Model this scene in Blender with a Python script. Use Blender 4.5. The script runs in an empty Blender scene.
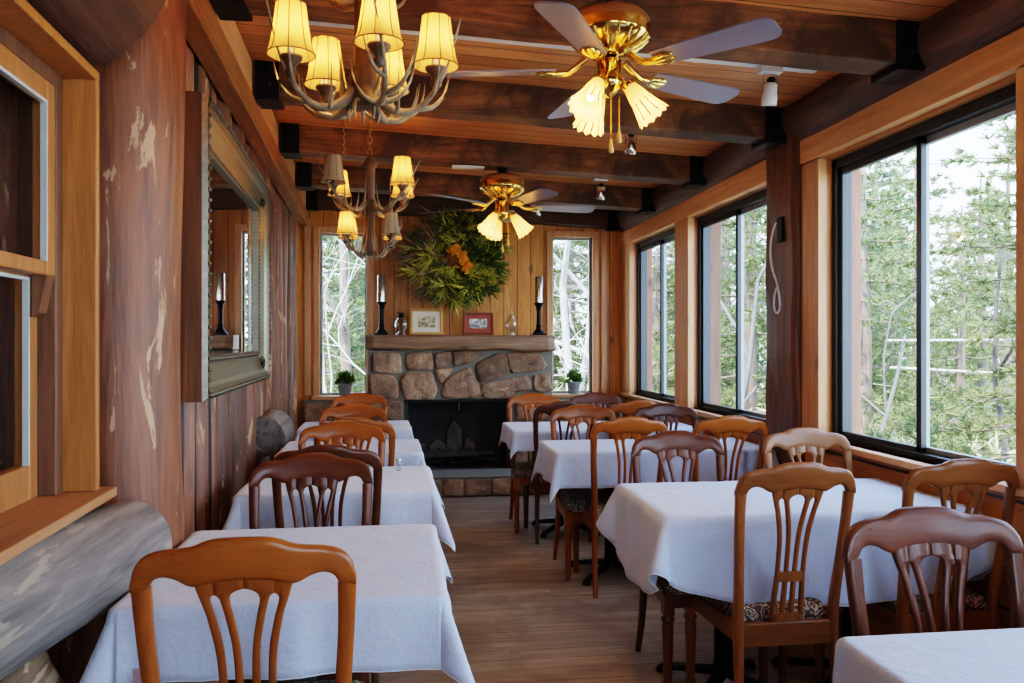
import bpy, bmesh, math, random
from mathutils import Vector, Matrix, noise
R = math.radians
PI = math.pi
scn = bpy.context.scene
COL = scn.collection
rnd = random.Random(7)

# ------------------------------------------------------------------ materials
class NT:
    def __init__(self, name):
        self.m = bpy.data.materials.new(name); self.m.use_nodes = True
        self.t = self.m.node_tree; self.n = self.t.nodes; self.l = self.t.links
        self.n.clear()
        self.out = self.n.new('ShaderNodeOutputMaterial')
    def new(self, typ, **kw):
        o = self.n.new(typ)
        for k, v in kw.items():
            if k.startswith('_'): setattr(o, k[1:], v)
            else:
                key = int(k[1:]) if k[0] == 'i' and k[1:].isdigit() else k.replace('__', ' ')
                o.inputs[key].default_value = v
        return o
    def link(self, a, b): self.l.new(a, b)
    def math(self, op, a, b=None, clamp=False):
        o = self.n.new('ShaderNodeMath'); o.operation = op; o.use_clamp = clamp
        for i, v in enumerate((a, b)):
            if v is None: continue
            if isinstance(v, (int, float)): o.inputs[i].default_value = v
            else: self.link(v, o.inputs[i])
        return o.outputs[0]
    def mix(self, fac, a, b, blend='MIX'):
        o = self.n.new('ShaderNodeMix'); o.data_type = 'RGBA'; o.blend_type = blend
        for i, v in ((0, fac), (6, a), (7, b)):
            if isinstance(v, (int, float)): o.inputs[i].default_value = v
            elif isinstance(v, (tuple, list)): o.inputs[i].default_value = (*v[:3], 1)
            else: self.link(v, o.inputs[i])
        return o.outputs[2]
    def ramp(self, fac, stops):
        o = self.n.new('ShaderNodeValToRGB'); e = o.color_ramp.elements
        while len(e) < len(stops): e.new(0.5)
        for el, (p, c) in zip(e, stops):
            el.position = p; el.color = (*c[:3], 1) if len(c) >= 3 else (c[0],)*3 + (1,)
        self.link(fac, o.inputs[0]); return o.outputs[0]
    def noise(self, vec, scale, detail=5, rough=.55, dist=0):
        o = self.new('ShaderNodeTexNoise', Scale=scale, Detail=detail, Roughness=rough, Distortion=dist)
        self.link(vec, o.inputs['Vector']); return o.outputs[0]
    def coord(self, scale=(1, 1, 1), src='Object'):
        c = self.n.new('ShaderNodeTexCoord'); mp = self.new('ShaderNodeMapping', Scale=scale)
        self.link(c.outputs[src], mp.inputs[0]); return mp.outputs[0]
    def objrand(self):
        return self.n.new('ShaderNodeObjectInfo').outputs['Random']
    def bsdf(self, color, rough=.5, metal=0, bump=None, bstr=.3, bdist=.01, **kw):
        b = self.n.new('ShaderNodeBsdfPrincipled')
        if isinstance(color, (tuple, list)): b.inputs['Base Color'].default_value = (*color[:3], 1)
        else: self.link(color, b.inputs['Base Color'])
        if isinstance(rough, (int, float)): b.inputs['Roughness'].default_value = rough
        else: self.link(rough, b.inputs['Roughness'])
        b.inputs['Metallic'].default_value = metal
        for k, v in kw.items(): b.inputs[k.replace('__', ' ')].default_value = v
        if bump is not None:
            bp = self.new('ShaderNodeBump', Strength=bstr, Distance=bdist)
            self.link(bump, bp.inputs['Height']); self.link(bp.outputs[0], b.inputs['Normal'])
        self.link(b.outputs[0], self.out.inputs[0]); return b

def plain(name, c, rough=.5, metal=0, nscale=20, var=.12, **kw):
    t = NT(name); v = t.coord()
    n = t.noise(v, nscale, 4)
    col = t.mix(n, tuple(x*(1-var) for x in c), tuple(min(1, x*(1+var)) for x in c))
    t.bsdf(col, rough, metal, bump=n, bstr=.06, bdist=.004, **kw); return t.m

def wood(name, dark, light, axis=2, rough=.45, plank=None, plank_axis=0, plank_len=None, knots=True, seam=.012,
         scars=None, coat=0, gscale=1.0, var=.35, bstr=.25, spec=.5, stain=None, ramp=(.34, .68), nsc=2.1):
    t = NT(name)
    sc = [9*gscale]*3; sc[axis] = .7*gscale
    v = t.coord(tuple(sc))
    raw = t.coord()
    sep = t.n.new('ShaderNodeSeparateXYZ'); t.link(raw, sep.inputs[0])
    rv = t.objrand()
    seamh = None; pr = None
    # offset the grain by object and by plank
    off = t.math('MULTIPLY', rv, 37.0)
    if plank:
        q = t.math('DIVIDE', sep.outputs[plank_axis], plank)
        fl = t.math('FLOOR', q); fr = t.math('FRACT', q)
        idv = fl
        if plank_len:
            wn0 = t.n.new('ShaderNodeTexWhiteNoise'); wn0.noise_dimensions = '1D'; t.link(fl, wn0.inputs['W'])
            q2 = t.math('ADD', t.math('DIVIDE', sep.outputs[axis], plank_len), t.math('MULTIPLY', wn0.outputs[0], 7))
            fl2 = t.math('FLOOR', q2); fr2 = t.math('FRACT', q2)
            idv = t.math('ADD', fl, t.math('MULTIPLY', fl2, 13.37))
            s2 = t.math('LESS_THAN', t.math('MINIMUM', fr2, t.math('SUBTRACT', 1, fr2)), seam*.35*plank/plank_len*2)
        wn = t.n.new('ShaderNodeTexWhiteNoise'); wn.noise_dimensions = '1D'; t.link(idv, wn.inputs['W'])
        pr = wn.outputs[0]
        off = t.math('ADD', off, t.math('MULTIPLY', pr, 53.0))
        seamh = t.math('LESS_THAN', t.math('MINIMUM', fr, t.math('SUBTRACT', 1, fr)), seam/plank*.5)
        if plank_len: seamh = t.math('MAXIMUM', seamh, s2)
    vm = t.n.new('ShaderNodeVectorMath'); vm.operation = 'ADD'
    cb = t.n.new('ShaderNodeCombineXYZ')
    for i in range(3): t.link(off, cb.inputs[i])
    t.link(v, vm.inputs[0]); t.link(cb.outputs[0], vm.inputs[1]); v = vm.outputs[0]
    n1 = t.noise(v, nsc, 8, .62, 1.2)
    n2 = t.noise(v, nsc*6, 4, .65, .3)
    g = t.math('ADD', t.math('MULTIPLY', n1, .7), t.math('MULTIPLY', n2, .3))
    mid = tuple((a+b)/2 for a, b in zip(dark, light))
    col = t.ramp(g, [(ramp[0], dark), ((ramp[0]+ramp[1])/2, mid), (ramp[1], light)])
    if pr is not None:
        k = t.math('ADD', t.math('MULTIPLY', pr, var*2), 1-var)
        hs = t.new('ShaderNodeHueSaturation'); t.link(k, hs.inputs['Value']); t.link(col, hs.inputs['Color']); col = hs.outputs[0]
    else:
        k = t.math('ADD', t.math('MULTIPLY', rv, .3), .85)
        hs = t.new('ShaderNodeHueSaturation'); t.link(k, hs.inputs['Value']); t.link(col, hs.inputs['Color']); col = hs.outputs[0]
    if knots:
        ks = [4.2]*3; ks[axis] = 1.9
        kv = t.coord(tuple(ks))
        vo = t.new('ShaderNodeTexVoronoi', Scale=1.0); t.link(kv, vo.inputs['Vector'])
        kd = t.ramp(vo.outputs['Distance'], [(.03, (1, 1, 1)), (.13, (0, 0, 0))])
        col = t.mix(t.math('MULTIPLY', kd, .8), col, tuple(x*.35 for x in dark))
    if stain:
        sn = t.noise(t.coord((2, 2, 2)), 1.1, 5, .65, .5)
        col = t.mix(t.ramp(sn, [(.45, (0, 0, 0)), (.62, (1, 1, 1))]), col, stain)
    if scars:
        ss = [11]*3; ss[axis] = 3.0
        sn = t.noise(t.coord(tuple(ss)), 1.0, 6, .6, .8)
        m = t.ramp(sn, [(.60, (0, 0, 0)), (.625, (1, 1, 1))])
        col = t.mix(t.math('MULTIPLY', m, .8), col, scars)
    h = g
    if seamh is not None:
        col = t.mix(seamh, col, tuple(x*.18 for x in dark))
        h = t.math('SUBTRACT', g, t.math('MULTIPLY', seamh, 1.5))
    rg = t.math('ADD', t.math('MULTIPLY', n2, .25), rough-.12)
    t.bsdf(col, rg, 0, bump=h, bstr=bstr, bdist=.012, Coat__Weight=coat, Coat__Roughness=.12, Specular__IOR__Level=spec)
    return t.m

M = {}
M['ceil'] = wood('ceiling_boards', (.48, .155, .048), (.80, .355, .13), axis=0, plank=.125, plank_axis=1, plank_len=2.6, rough=.38, var=.18, seam=.008)
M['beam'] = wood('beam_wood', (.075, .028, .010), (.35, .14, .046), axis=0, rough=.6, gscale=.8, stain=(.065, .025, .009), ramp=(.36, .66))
M['pine_v'] = wood('knotty_pine_boards', (.46, .15, .024), (.74, .33, .07), axis=2, plank=.135, plank_axis=0, rough=.4, var=.2, seam=.007)
M['pine_z'] = wood('pine_trim_upright', (.52, .235, .095), (.80, .44, .20), axis=2, rough=.4)
M['pine_y'] = wood('pine_trim_level', (.52, .235, .095), (.80, .44, .20), axis=1, rough=.4)
M['pine_x'] = wood('pine_trim_across', (.52, .235, .095), (.80, .44, .20), axis=0, rough=.4)
M['panel_y'] = wood('pine_panel', (.34, .12, .035), (.60, .27, .09), axis=1, plank=.2, plank_axis=2, rough=.4, var=.12)
M['sill_old'] = wood('sill_wood', (.30, .12, .045), (.52, .25, .11), axis=1, rough=.5)
M['hewn'] = wood('hewn_log_wall', (.08, .032, .02), (.35, .16, .095), axis=2, plank=.21, plank_axis=1, rough=.5, var=.32, seam=.02, scars=(.55, .33, .18), gscale=.7)
M['post'] = wood('log_post', (.068, .024, .013), (.33, .122, .054), axis=2, rough=.48, scars=(.52, .32, .18), gscale=.6, ramp=(.33, .69), nsc=2.4, bstr=.4)
M['post2'] = wood('log_post_dark', (.065, .024, .010), (.27, .10, .036), axis=2, rough=.45, gscale=.6)
M['greylog'] = wood('grey_log', (.075, .062, .055), (.27, .235, .21), axis=1, rough=.6, gscale=.9, scars=(.34, .28, .21))
M['barklog'] = wood('bark_log', (.10, .05, .03), (.42, .26, .15), axis=1, rough=.7, gscale=.8, scars=(.6, .46, .30), bstr=.8)
M['darklog'] = wood('dark_log', (.03, .014, .010), (.15, .065, .038), axis=1, rough=.55, gscale=.6, bstr=.5)
M['purlin'] = wood('purlin_log', (.03, .016, .013), (.20, .105, .08), axis=1, rough=.55, gscale=1.0, bstr=.4)
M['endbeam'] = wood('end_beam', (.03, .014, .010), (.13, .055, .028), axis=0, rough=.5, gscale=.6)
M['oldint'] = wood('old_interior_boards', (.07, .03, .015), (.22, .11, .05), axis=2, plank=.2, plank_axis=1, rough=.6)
M['sash'] = wood('sash_wood', (.28, .10, .03), (.48, .21, .07), axis=2, rough=.4)
M['casing_l'] = wood('dim_pine_casing', (.34, .115, .028), (.56, .23, .062), axis=2, rough=.4)  # pine trim darkened in its colour for the weaker light at the left window
M['dsash'] = wood('sash_channel', (.10, .04, .02), (.22, .10, .05), axis=2, rough=.5)
M['mantel'] = wood('mantel_log', (.10, .055, .03), (.36, .21, .12), axis=0, rough=.6, gscale=.6, bstr=.6)
M['floor'] = wood('floor_boards', (.20, .148, .108), (.54, .43, .325), axis=0, plank=.11, plank_axis=1, plank_len=2.1, rough=.34, var=.14, seam=.003, knots=False, stain=(.25, .18, .125), coat=.12, gscale=.8, bstr=.1)
M['paint_grey'] = plain('grey_paint', (.52, .53, .50), .5)
for nm_, d_, l_ in (('orange', (.23, .058, .010), (.36, .105, .018)), ('mid', (.20, .062, .018), (.31, .115, .036)), ('tan', (.22, .085, .030), (.33, .14, .055)), ('dark', (.072, .020, .009), (.145, .044, .018))):
    for sfx, ax in (('', 2), ('_h', 0)):
        M['ch_'+nm_+sfx] = wood('chair_wood_'+nm_+sfx, d_, l_, axis=ax, rough=.31, spec=.28, knots=False, coat=.2, gscale=1.3, bstr=.03, nsc=1.6)
M['black'] = plain('black_iron', (.012, .012, .013), .45, .6)
M['column'] = plain('table_column', (.09, .115, .13), .4, .3)
M['frame_al'] = plain('dark_aluminium', (.045, .05, .055), .35, .5)
M['frame_al2'] = plain('grey_aluminium', (.30, .33, .35), .35, .3)
M['white'] = plain('white_plastic', (.75, .74, .72), .4)
M['chrome'] = plain('chrome', (.75, .74, .72), .18, 1)
M['brass'] = plain('polished_brass', (.86, .58, .18), .12, 1, var=.05)
M['brasscoat'] = plain('copper_brown_paint', (.42, .21, .09), .3, .6)
M['blade'] = plain('fan_blade_grey', (.21, .185, .23), .32)
M['chain'] = plain('chain_brass', (.42, .28, .10), .35, .9)
M['candle'] = plain('silver_candle', (.62, .60, .54), .22, .85)
M['silverframe'] = plain('pewter_frame', (.15, .135, .105), .4, .75, nscale=60, var=.5)
M['frame_face'] = plain('pewter_flat', (.26, .235, .165), .32, .75, nscale=8)
M['gold'] = plain('gold_frame', (.55, .34, .12), .4, .4)
M['mat_cream'] = plain('cream_mount', (.80, .74, .62), .8)
M['mat_red'] = plain('red_mount', (.36, .085, .05), .7)
M['frame_red'] = plain('mahogany_frame', (.20, .05, .03), .35)
M['mortar'] = plain('mortar', (.22, .20, .165), .9, nscale=30, var=.3)
M['soot'] = plain('sooty_brick', (.055, .049, .044), .85, nscale=6, var=.9)
M['ash'] = plain('ash_brick', (.13, .12, .11), .9, nscale=9, var=.7)
M['pot'] = plain('pot_grey', (.36, .37, .36), .6)
M['mesh'] = None

def stone_mat(name, c1, c2, c3):
    t = NT(name); v = t.coord()
    geo = t.n.new('ShaderNodeNewGeometry')
    n = t.noise(v, 7, 8, .65, .6); n2 = t.noise(v, 40, 4, .6)
    a = t.ramp(n, [(.25, c1), (.5, c2), (.75, c3)])
    k = t.math('ADD', t.math('MULTIPLY', geo.outputs['Random Per Island'], .75), .6)
    hs = t.new('ShaderNodeHueSaturation'); t.link(k, hs.inputs['Value']); t.link(a, hs.inputs['Color'])
    t.bsdf(hs.outputs[0], .75, 0, bump=t.math('ADD', n, t.math('MULTIPLY', n2, .25)), bstr=.9, bdist=.03)
    return t.m
M['stone'] = stone_mat('field_stone', (.10, .06, .042), (.32, .19, .115), (.54, .38, .25))

def cloth_mat():
    t = NT('white_linen'); v = t.coord()
    n = t.noise(v, 9, 6, .62, .8); n2 = t.noise(v, 260, 2)
    n3 = t.noise(v, 28, 3, .5, 2.2)
    h = t.math('ADD', t.math('ADD', t.math('MULTIPLY', n, .8), t.math('MULTIPLY', n3, .25)), t.math('MULTIPLY', n2, .03))
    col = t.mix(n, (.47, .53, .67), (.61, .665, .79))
    b = t.bsdf(col, .85, 0, bump=h, bstr=.30, bdist=.025)
    b.inputs['Sheen Weight'].default_value = .2
    return t.m
M['cloth'] = cloth_mat()
def hem_mat():
    t = NT('linen_hem'); v = t.coord(); n = t.noise(v, 90, 2)
    t.bsdf(t.mix(n, (.72, .74, .78), (.86, .88, .92)), .9, bump=n, bstr=.3, bdist=.004); return t.m
M['hem'] = hem_mat()
def fabric_mat():
    t = NT('paisley_fabric'); v = t.coord()
    vo = t.new('ShaderNodeTexVoronoi', Scale=34.0); vo.feature = 'SMOOTH_F1'; t.link(v, vo.inputs['Vector'])
    n = t.noise(v, 22, 3, .6, 2.5)
    w = t.math('ADD', vo.outputs['Distance'], t.math('MULTIPLY', n, .5))
    s = t.math('SINE', t.math('MULTIPLY', w, 26))
    col = t.ramp(s, [(.25, (.085, .05, .035)), (.5, (.20, .125, .085)), (.72, (.52, .43, .34))])
    t.bsdf(col, .9, bump=s, bstr=.12, bdist=.004); return t.m
M['fabric'] = fabric_mat()

def glass_pane():
    t = NT('window_glass')
    tr = t.n.new('ShaderNodeBsdfTransparent'); tr.inputs[0].default_value = (.93, .96, .97, 1)
    gl = t.new('ShaderNodeBsdfGlossy', Roughness=.0)
    lw = t.new('ShaderNodeFresnel', IOR=1.45)
    mx = t.n.new('ShaderNodeMixShader')
    t.link(t.math('MULTIPLY', lw.outputs[0], .07), mx.inputs[0]); t.link(tr.outputs[0], mx.inputs[1]); t.link(gl.outputs[0], mx.inputs[2])
    t.link(mx.outputs[0], t.out.inputs[0]); return t.m
M['glass'] = glass_pane()
def jar_glass():
    t = NT('jar_glass')
    tr = t.n.new('ShaderNodeBsdfTransparent'); tr.inputs[0].default_value = (.88, .88, .85, 1)
    gl = t.new('ShaderNodeBsdfGlossy', Roughness=.05); gl.inputs[0].default_value = (.9, .9, .86, 1)
    lw = t.new('ShaderNodeLayerWeight', Blend=.45)
    mx = t.n.new('ShaderNodeMixShader')
    t.link(lw.outputs['Facing'], mx.inputs[0]); t.link(tr.outputs[0], mx.inputs[1]); t.link(gl.outputs[0], mx.inputs[2])
    t.link(mx.outputs[0], t.out.inputs[0]); return t.m
M['jar'] = jar_glass()
def mirror_mat():
    t = NT('mirror_glass'); t.bsdf((.86, .86, .84), .01, 1); return t.m
M['mirror'] = mirror_mat()
def shade_mat(name, e, col, lit):
    t = NT(name); v = t.coord(); n = t.noise(v, 60, 3)
    d = t.new('ShaderNodeBsdfTranslucent'); d.inputs[0].default_value = (*col, 1)
    d2 = t.new('ShaderNodeBsdfDiffuse'); d2.inputs[0].default_value = (*col, 1)
    mx = t.new('ShaderNodeMixShader', Fac=.5); t.link(d.outputs[0], mx.inputs[1]); t.link(d2.outputs[0], mx.inputs[2])
    em = t.new('ShaderNodeEmission', Strength=e)
    t.link(t.mix(n, lit, tuple(x*.9 for x in lit)), em.inputs[0])
    ad = t.n.new('ShaderNodeAddShader'); t.link(mx.outputs[0], ad.inputs[0]); t.link(em.outputs[0], ad.inputs[1])
    t.link(ad.outputs[0], t.out.inputs[0]); return t.m
M['shade'] = shade_mat('lit_parchment_shade', .11, (.46, .255, .085), (1, .50, .12))
M['shade_in'] = shade_mat('lit_shade_lining', 1.2, (.85, .75, .5), (1, .80, .38))
M['shade_off'] = shade_mat('unlit_parchment_shade', .0, (.50, .42, .30), (1, .6, .2))
M['seam'] = plain('shade_seam', (.10, .055, .02), .8)
M['bulb'] = shade_mat('lit_bulb', 5, (.9, .8, .5), (1, .70, .30))
M['tulip'] = shade_mat('frosted_tulip_glass', .22, (.42, .265, .10), (1, .56, .16))
M['tulip_rim'] = plain('ribbed_glass_edge', (.22, .13, .045), .3)
M['spot'] = shade_mat('spot_lens', 4, (.9, .9, .8), (1, .82, .55))
def antler():
    t = NT('antler'); v = t.coord(); n = t.noise(v, 14, 5, .6, .4)
    t.bsdf(t.ramp(n, [(.3, (.11, .075, .042)), (.55, (.24, .18, .11)), (.75, (.42, .35, .25))]), .45, bump=n, bstr=.3, bdist=.01); return t.m
M['antler'] = antler()
M['ledger'] = wood('ledger_wood', (.20, .07, .022), (.46, .19, .06), axis=1, rough=.45)
M['lampwood'] = wood('lamp_column', (.06, .032, .018), (.17, .095, .05), axis=2, rough=.5, knots=False)

def leaf(name, c1, c2, tl=.4):
    t = NT(name)
    geo = t.n.new('ShaderNodeNewGeometry'); r = geo.outputs['Random Per Island']
    col = t.mix(r, c1, c2)
    d = t.n.new('ShaderNodeBsdfDiffuse'); tr = t.n.new('ShaderNodeBsdfTranslucent')
    t.link(col, d.inputs[0]); t.link(col, tr.inputs[0])
    mx = t.new('ShaderNodeMixShader', Fac=tl); t.link(d.outputs[0], mx.inputs[1]); t.link(tr.outputs[0], mx.inputs[2])
    t.link(mx.outputs[0], t.out.inputs[0]); return t.m
M['needle'] = leaf('pine_needles', (.075, .105, .045), (.34, .37, .17))
M['needle2'] = leaf('pine_needles_blue', (.055, .095, .055), (.24, .30, .16))
M['brush'] = leaf('pale_brush_leaves', (.36, .37, .20), (.66, .64, .40))
M['wreath_d'] = leaf('wreath_dark_green', (.05, .085, .025), (.20, .27, .08), .2)
M['wreath_l'] = leaf('wreath_light_green', (.40, .42, .07), (.68, .62, .16), .2)
M['wreath_b'] = leaf('wreath_dried_stems', (.15, .085, .06), (.40, .28, .18), .1)
M['wreath_o'] = leaf('wreath_orange_flower', (.90, .40, .03), (1.0, .58, .10), .3)
M['plant'] = leaf('houseplant_leaves', (.07, .13, .03), (.26, .36, .10), .3)
M['trunk'] = wood('pine_trunk', (.09, .065, .05), (.28, .21, .16), axis=2, rough=.8, knots=False)
M['paletrunk'] = wood('pale_trunk', (.30, .30, .30), (.62, .62, .61), axis=2, rough=.8, knots=False)
M['twig'] = plain('grey_twigs', (.12, .11, .105), .8)
M['paletwig'] = plain('pale_twigs', (.55, .53, .50), .8)
M['ground'] = plain('dry_ground', (.50, .46, .36), .9, nscale=2, var=.35)
M['siding'] = wood('outside_post_wood', (.16, .075, .045), (.30, .16, .10), axis=2, rough=.6)

def photo_mat(name, cols, seed):
    t = NT(name); v = t.coord((1, 1, 1)); n = t.noise(v, 26+seed, 4, .6, .4)
    sep = t.n.new('ShaderNodeSeparateXYZ'); t.link(v, sep.inputs[0])
    g = t.math('ADD', n, t.math('MULTIPLY', sep.outputs[2], 1.2))
    t.bsdf(t.ramp(g, [(.42, cols[0]), (.58, cols[1]), (.72, cols[2])]), .4); return t.m
M['photo1'] = photo_mat('sepia_photograph', ((.10, .07, .04), (.36, .27, .16), (.72, .64, .48)), 0)
M['photo2'] = photo_mat('black_white_photograph', ((.05, .05, .05), (.30, .30, .30), (.75, .74, .72)), 6)

# ------------------------------------------------------------------ mesh builder
class MB:
    def __init__(self): self.v = []; self.f = []; self.mi = []; self.sm = []
    def add(self, vs, fs, mi=0, smooth=False):
        b = len(self.v); self.v += [tuple(x) for x in vs]
        for f in fs: self.f.append([b+i for i in f]); self.mi.append(mi); self.sm.append(smooth)
    def box(self, x0, x1, y0, y1, z0, z1, mi=0, mat=None):
        vs = [Vector((x, y, z)) for z in (z0, z1) for y in (y0, y1) for x in (x0, x1)]
        if mat is not None: vs = [mat @ v for v in vs]
        self.add(vs, [(0, 2, 3, 1), (4, 5, 7, 6), (0, 1, 5, 4), (2, 6, 7, 3), (0, 4, 6, 2), (1, 3, 7, 5)], mi)
    def prism(self, bottom, top, mi=0):           # two loops of equal length
        n = len(bottom)
        self.add(list(bottom)+list(top), [list(range(n))[::-1], list(range(n, 2*n))] + [(i, (i+1) % n, n+(i+1) % n, n+i) for i in range(n)], mi)
    def loft(self, loops, mi=0, smooth=True, cap=True, closed=True):
        n = len(loops[0]); vs = [p for l in loops for p in l]; fs = []
        for k in range(len(loops)-1):
            for i in range(n if closed else n-1):
                j = (i+1) % n
                fs.append((k*n+i, k*n+j, (k+1)*n+j, (k+1)*n+i))
        self.add(vs, fs, mi, smooth)
        if cap and closed:
            self.add(loops[0], [list(range(n))[::-1]], mi); self.add(loops[-1], [list(range(n))], mi)
    def lathe(self, prof, seg=16, mi=0, mat=None, cap=True, smooth=True):
        loops = []
        for r, z in prof:
            l = [Vector((r*math.cos(2*PI*i/seg), r*math.sin(2*PI*i/seg), z)) for i in range(seg)]
            if mat is not None: l = [mat @ p for p in l]
            loops.append(l)
        self.loft(loops, mi, smooth, cap)
    def tube(self, pts, rad, seg=6, mi=0, smooth=True, up=None, sx=1, sy=1):
        pts = [Vector(p) for p in pts]; n = len(pts)
        rads = rad if isinstance(rad, (list, tuple)) else [rad]*n
        loops = []
        for i, p in enumerate(pts):
            d = (pts[min(i+1, n-1)] - pts[max(i-1, 0)]).normalized()
            u = Vector(up) if up else (Vector((0, 0, 1)) if abs(d.z) < .9 else Vector((1, 0, 0)))
            a = d.cross(u).normalized(); b = d.cross(a).normalized()
            loops.append([p + rads[i]*(a*sx*math.cos(2*PI*k/seg) + b*sy*math.sin(2*PI*k/seg)) for k in range(seg)])
        self.loft(loops, mi, smooth)
    def build(self, name, mats, parent=None, loc=None, bevel=0):
        me = bpy.data.meshes.new(name); me.from_pydata(self.v, [], self.f)
        if not isinstance(mats, (list, tuple)): mats = [mats]
        for m in mats: me.materials.append(m)
        me.polygons.foreach_set('material_index', self.mi); me.polygons.foreach_set('use_smooth', self.sm)
        me.update()
        bm = bmesh.new(); bm.from_mesh(me); bmesh.ops.recalc_face_normals(bm, faces=bm.faces); bm.to_mesh(me); bm.free()
        o = bpy.data.objects.new(name, me); COL.objects.link(o)
        if parent: o.parent = parent
        if loc: o.location = loc
        if bevel:
            md = o.modifiers.new('bevel', 'BEVEL'); md.width = bevel; md.segments = 2; md.limit_method = 'ANGLE'; md.angle_limit = R(40)
        return o

def tag(o, label=None, cat=None, group=None, kind=None):
    if label: o['label'] = label
    if cat: o['category'] = cat
    if group: o['group'] = group
    if kind: o['kind'] = kind
    return o
def thing(name, label, cat, loc=(0, 0, 0), rz=0, group=None):
    o = bpy.data.objects.new(name, None); COL.objects.link(o); o.empty_display_size = .1
    o.location = loc; o.rotation_euler = (0, 0, rz); return tag(o, label, cat, group)
def box_obj(name, x0, x1, y0, y1, z0, z1, m, parent=None, bevel=.004):
    b = MB(); b.box(x0, x1, y0, y1, z0, z1); return b.build(name, m, parent, bevel=bevel)
def struct(o): o['kind'] = 'structure'; return o
def copy_tree(o, parent=None):
    c = o.copy(); COL.objects.link(c)
    if parent: c.parent = parent
    for ch in list(o.children): copy_tree(ch, c)
    return c
def lerp(a, b, t): return a+(b-a)*t
def interp(tab, x):
    if x <= tab[0][0]: return tab[0][1]
    for (a, b), (c, d) in zip(tab, tab[1:]):
        if x <= c:
            t = (x-a)/(c-a); return lerp(b, d, t)
    return tab[-1][1]
def sinterp(tab, x):                       # smooth (Catmull-like) interpolation
    if x <= tab[0][0]: return tab[0][1]
    if x >= tab[-1][0]: return tab[-1][1]
    for i in range(len(tab)-1):
        if x <= tab[i+1][0]:
            x0, y0 = tab[i]; x1, y1 = tab[i+1]
            def sl(k):
                a = tab[max(k-1, 0)]; b = tab[min(k+1, len(tab)-1)]
                return (b[1]-a[1])/(b[0]-a[0])
            h = x1-x0; t = (x-x0)/h; m0, m1 = sl(i)*h, sl(i+1)*h
            return (2*t**3-3*t*t+1)*y0+(t**3-2*t*t+t)*m0+(-2*t**3+3*t*t)*y1+(t**3-t*t)*m1

# ------------------------------------------------------------------ frame of reference
# X right, Y into the room, Z up; right window wall at X = 2.15, fireplace wall at Y = 7.9;
# the old log wall on the left runs slightly askew
TH = math.atan(.048); WO = Vector((-.562, 0, 0))
WM = Matrix.Translation(WO) @ Matrix.Rotation(TH, 4, 'Z')   # local: x = out into the room, y = along the wall
def zb(x): return 2.635 - .048*(x+.8)                       # underside of the beams (roof falls to the right)
YB = 7.9; XR = 2.15; YN = -1.9

# ---- floor and ceiling
struct(box_obj('floor', -1.6, XR+.2, YN-.2, YB+.25, -.08, 0, M['floor'], bevel=0))
b = MB()
for z in (.20, .26): pass
b.prism([(-1.5, YN-.2, zb(-1.5)+.175), (XR+.6, YN-.2, zb(XR+.6)+.175), (XR+.6, YB+.5, zb(XR+.6)+.175), (-1.5, YB+.5, zb(-1.5)+.175)],
        [(-1.5, YN-.2, zb(-1.5)+.25), (XR+.6, YN-.2, zb(XR+.6)+.25), (XR+.6, YB+.5, zb(XR+.6)+.25), (-1.5, YB+.5, zb(-1.5)+.25)])
struct(b.build('ceiling', M['ceil']))

# ---- beams with steel end brackets
beam_y = [.62, 1.83, 3.03, 4.235, 5.43, 6.61]
words = ['directly above the camera end of the room', 'overhead in front of the near ceiling fan', 'just behind the near ceiling fan', 'second beam behind the near ceiling fan', 'above the far ceiling fan', 'just behind the far ceiling fan']
words[1:] = ['nearest beam crossing above the first chandelier', 'crossing just behind the near ceiling fan', 'crossing behind the near fan, next one back', 'carrying the far ceiling fan hook', 'next to last before the fireplace wall']
for i, yb in enumerate(beam_y):
    xl = WO.x - .048*yb; xr = XR-.07
    if i == 0: lab = 'brown ceiling beam nearest the camera, overhead'
    else: lab = 'brown timber ceiling beam ' + words[i]
    t = thing('ceiling_beam', lab, 'beam', (xl, yb, zb(xl)), 0, 'ceiling beams')
    b = MB(); L = xr-xl; d = zb(xr)-zb(xl)
    nseg = 14; loops = []
    for k in range(nseg+1):
        x = L*k/nseg; z = d*k/nseg
        w = .006*math.sin(k*2.1+i); 
        loops.append([(x, w, z), (x, .16+w*.5, z), (x, .16+w*.5, z+.2), (x, w, z+.2)])
    b.loft(loops, smooth=False)
    b.build('timber', M['beam'], t, bevel=.008)
    for s in (0, 1):
        x0 = .0 if s == 0 else L-.10
        z = d*s
        bb = MB(); bb.box(x0-.01, x0+.11, -.012, .172, z-.022, z-.004); bb.box(x0-.01, x0+.11, -.014, -.002, z-.02, z+.185)
        bb.box(x0-.01, x0+.11, .164, .176, z-.02, z+.185)
        br = bb.build('steel_bracket', M['black'], t)
        for zz in (.055, .125):
            q = MB(); mt = Matrix.Translation((x0+.055, -.014, z+zz)) @ Matrix.Rotation(PI/2, 4, 'X')
            q.lathe([(.014, 0), (.014, .008), (.007, .012)], 8, mat=mt); q.build('bolt', M['black'], br)
# dark end beam against the fireplace wall
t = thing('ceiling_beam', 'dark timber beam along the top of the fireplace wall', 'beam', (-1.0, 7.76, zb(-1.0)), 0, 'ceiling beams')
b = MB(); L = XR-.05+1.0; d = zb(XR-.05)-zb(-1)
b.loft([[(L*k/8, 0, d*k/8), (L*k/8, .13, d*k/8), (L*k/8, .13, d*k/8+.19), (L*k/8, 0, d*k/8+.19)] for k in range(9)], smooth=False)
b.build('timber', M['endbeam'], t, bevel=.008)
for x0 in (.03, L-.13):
    z = d*x0/L; bb = MB(); bb.box(x0, x0+.12, -.014, .0, z-.02, z+.185); bb.box(x0, x0+.12, -.014, .12, z-.02, z-.004); bb.build('steel_bracket', M['black'], t)

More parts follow.
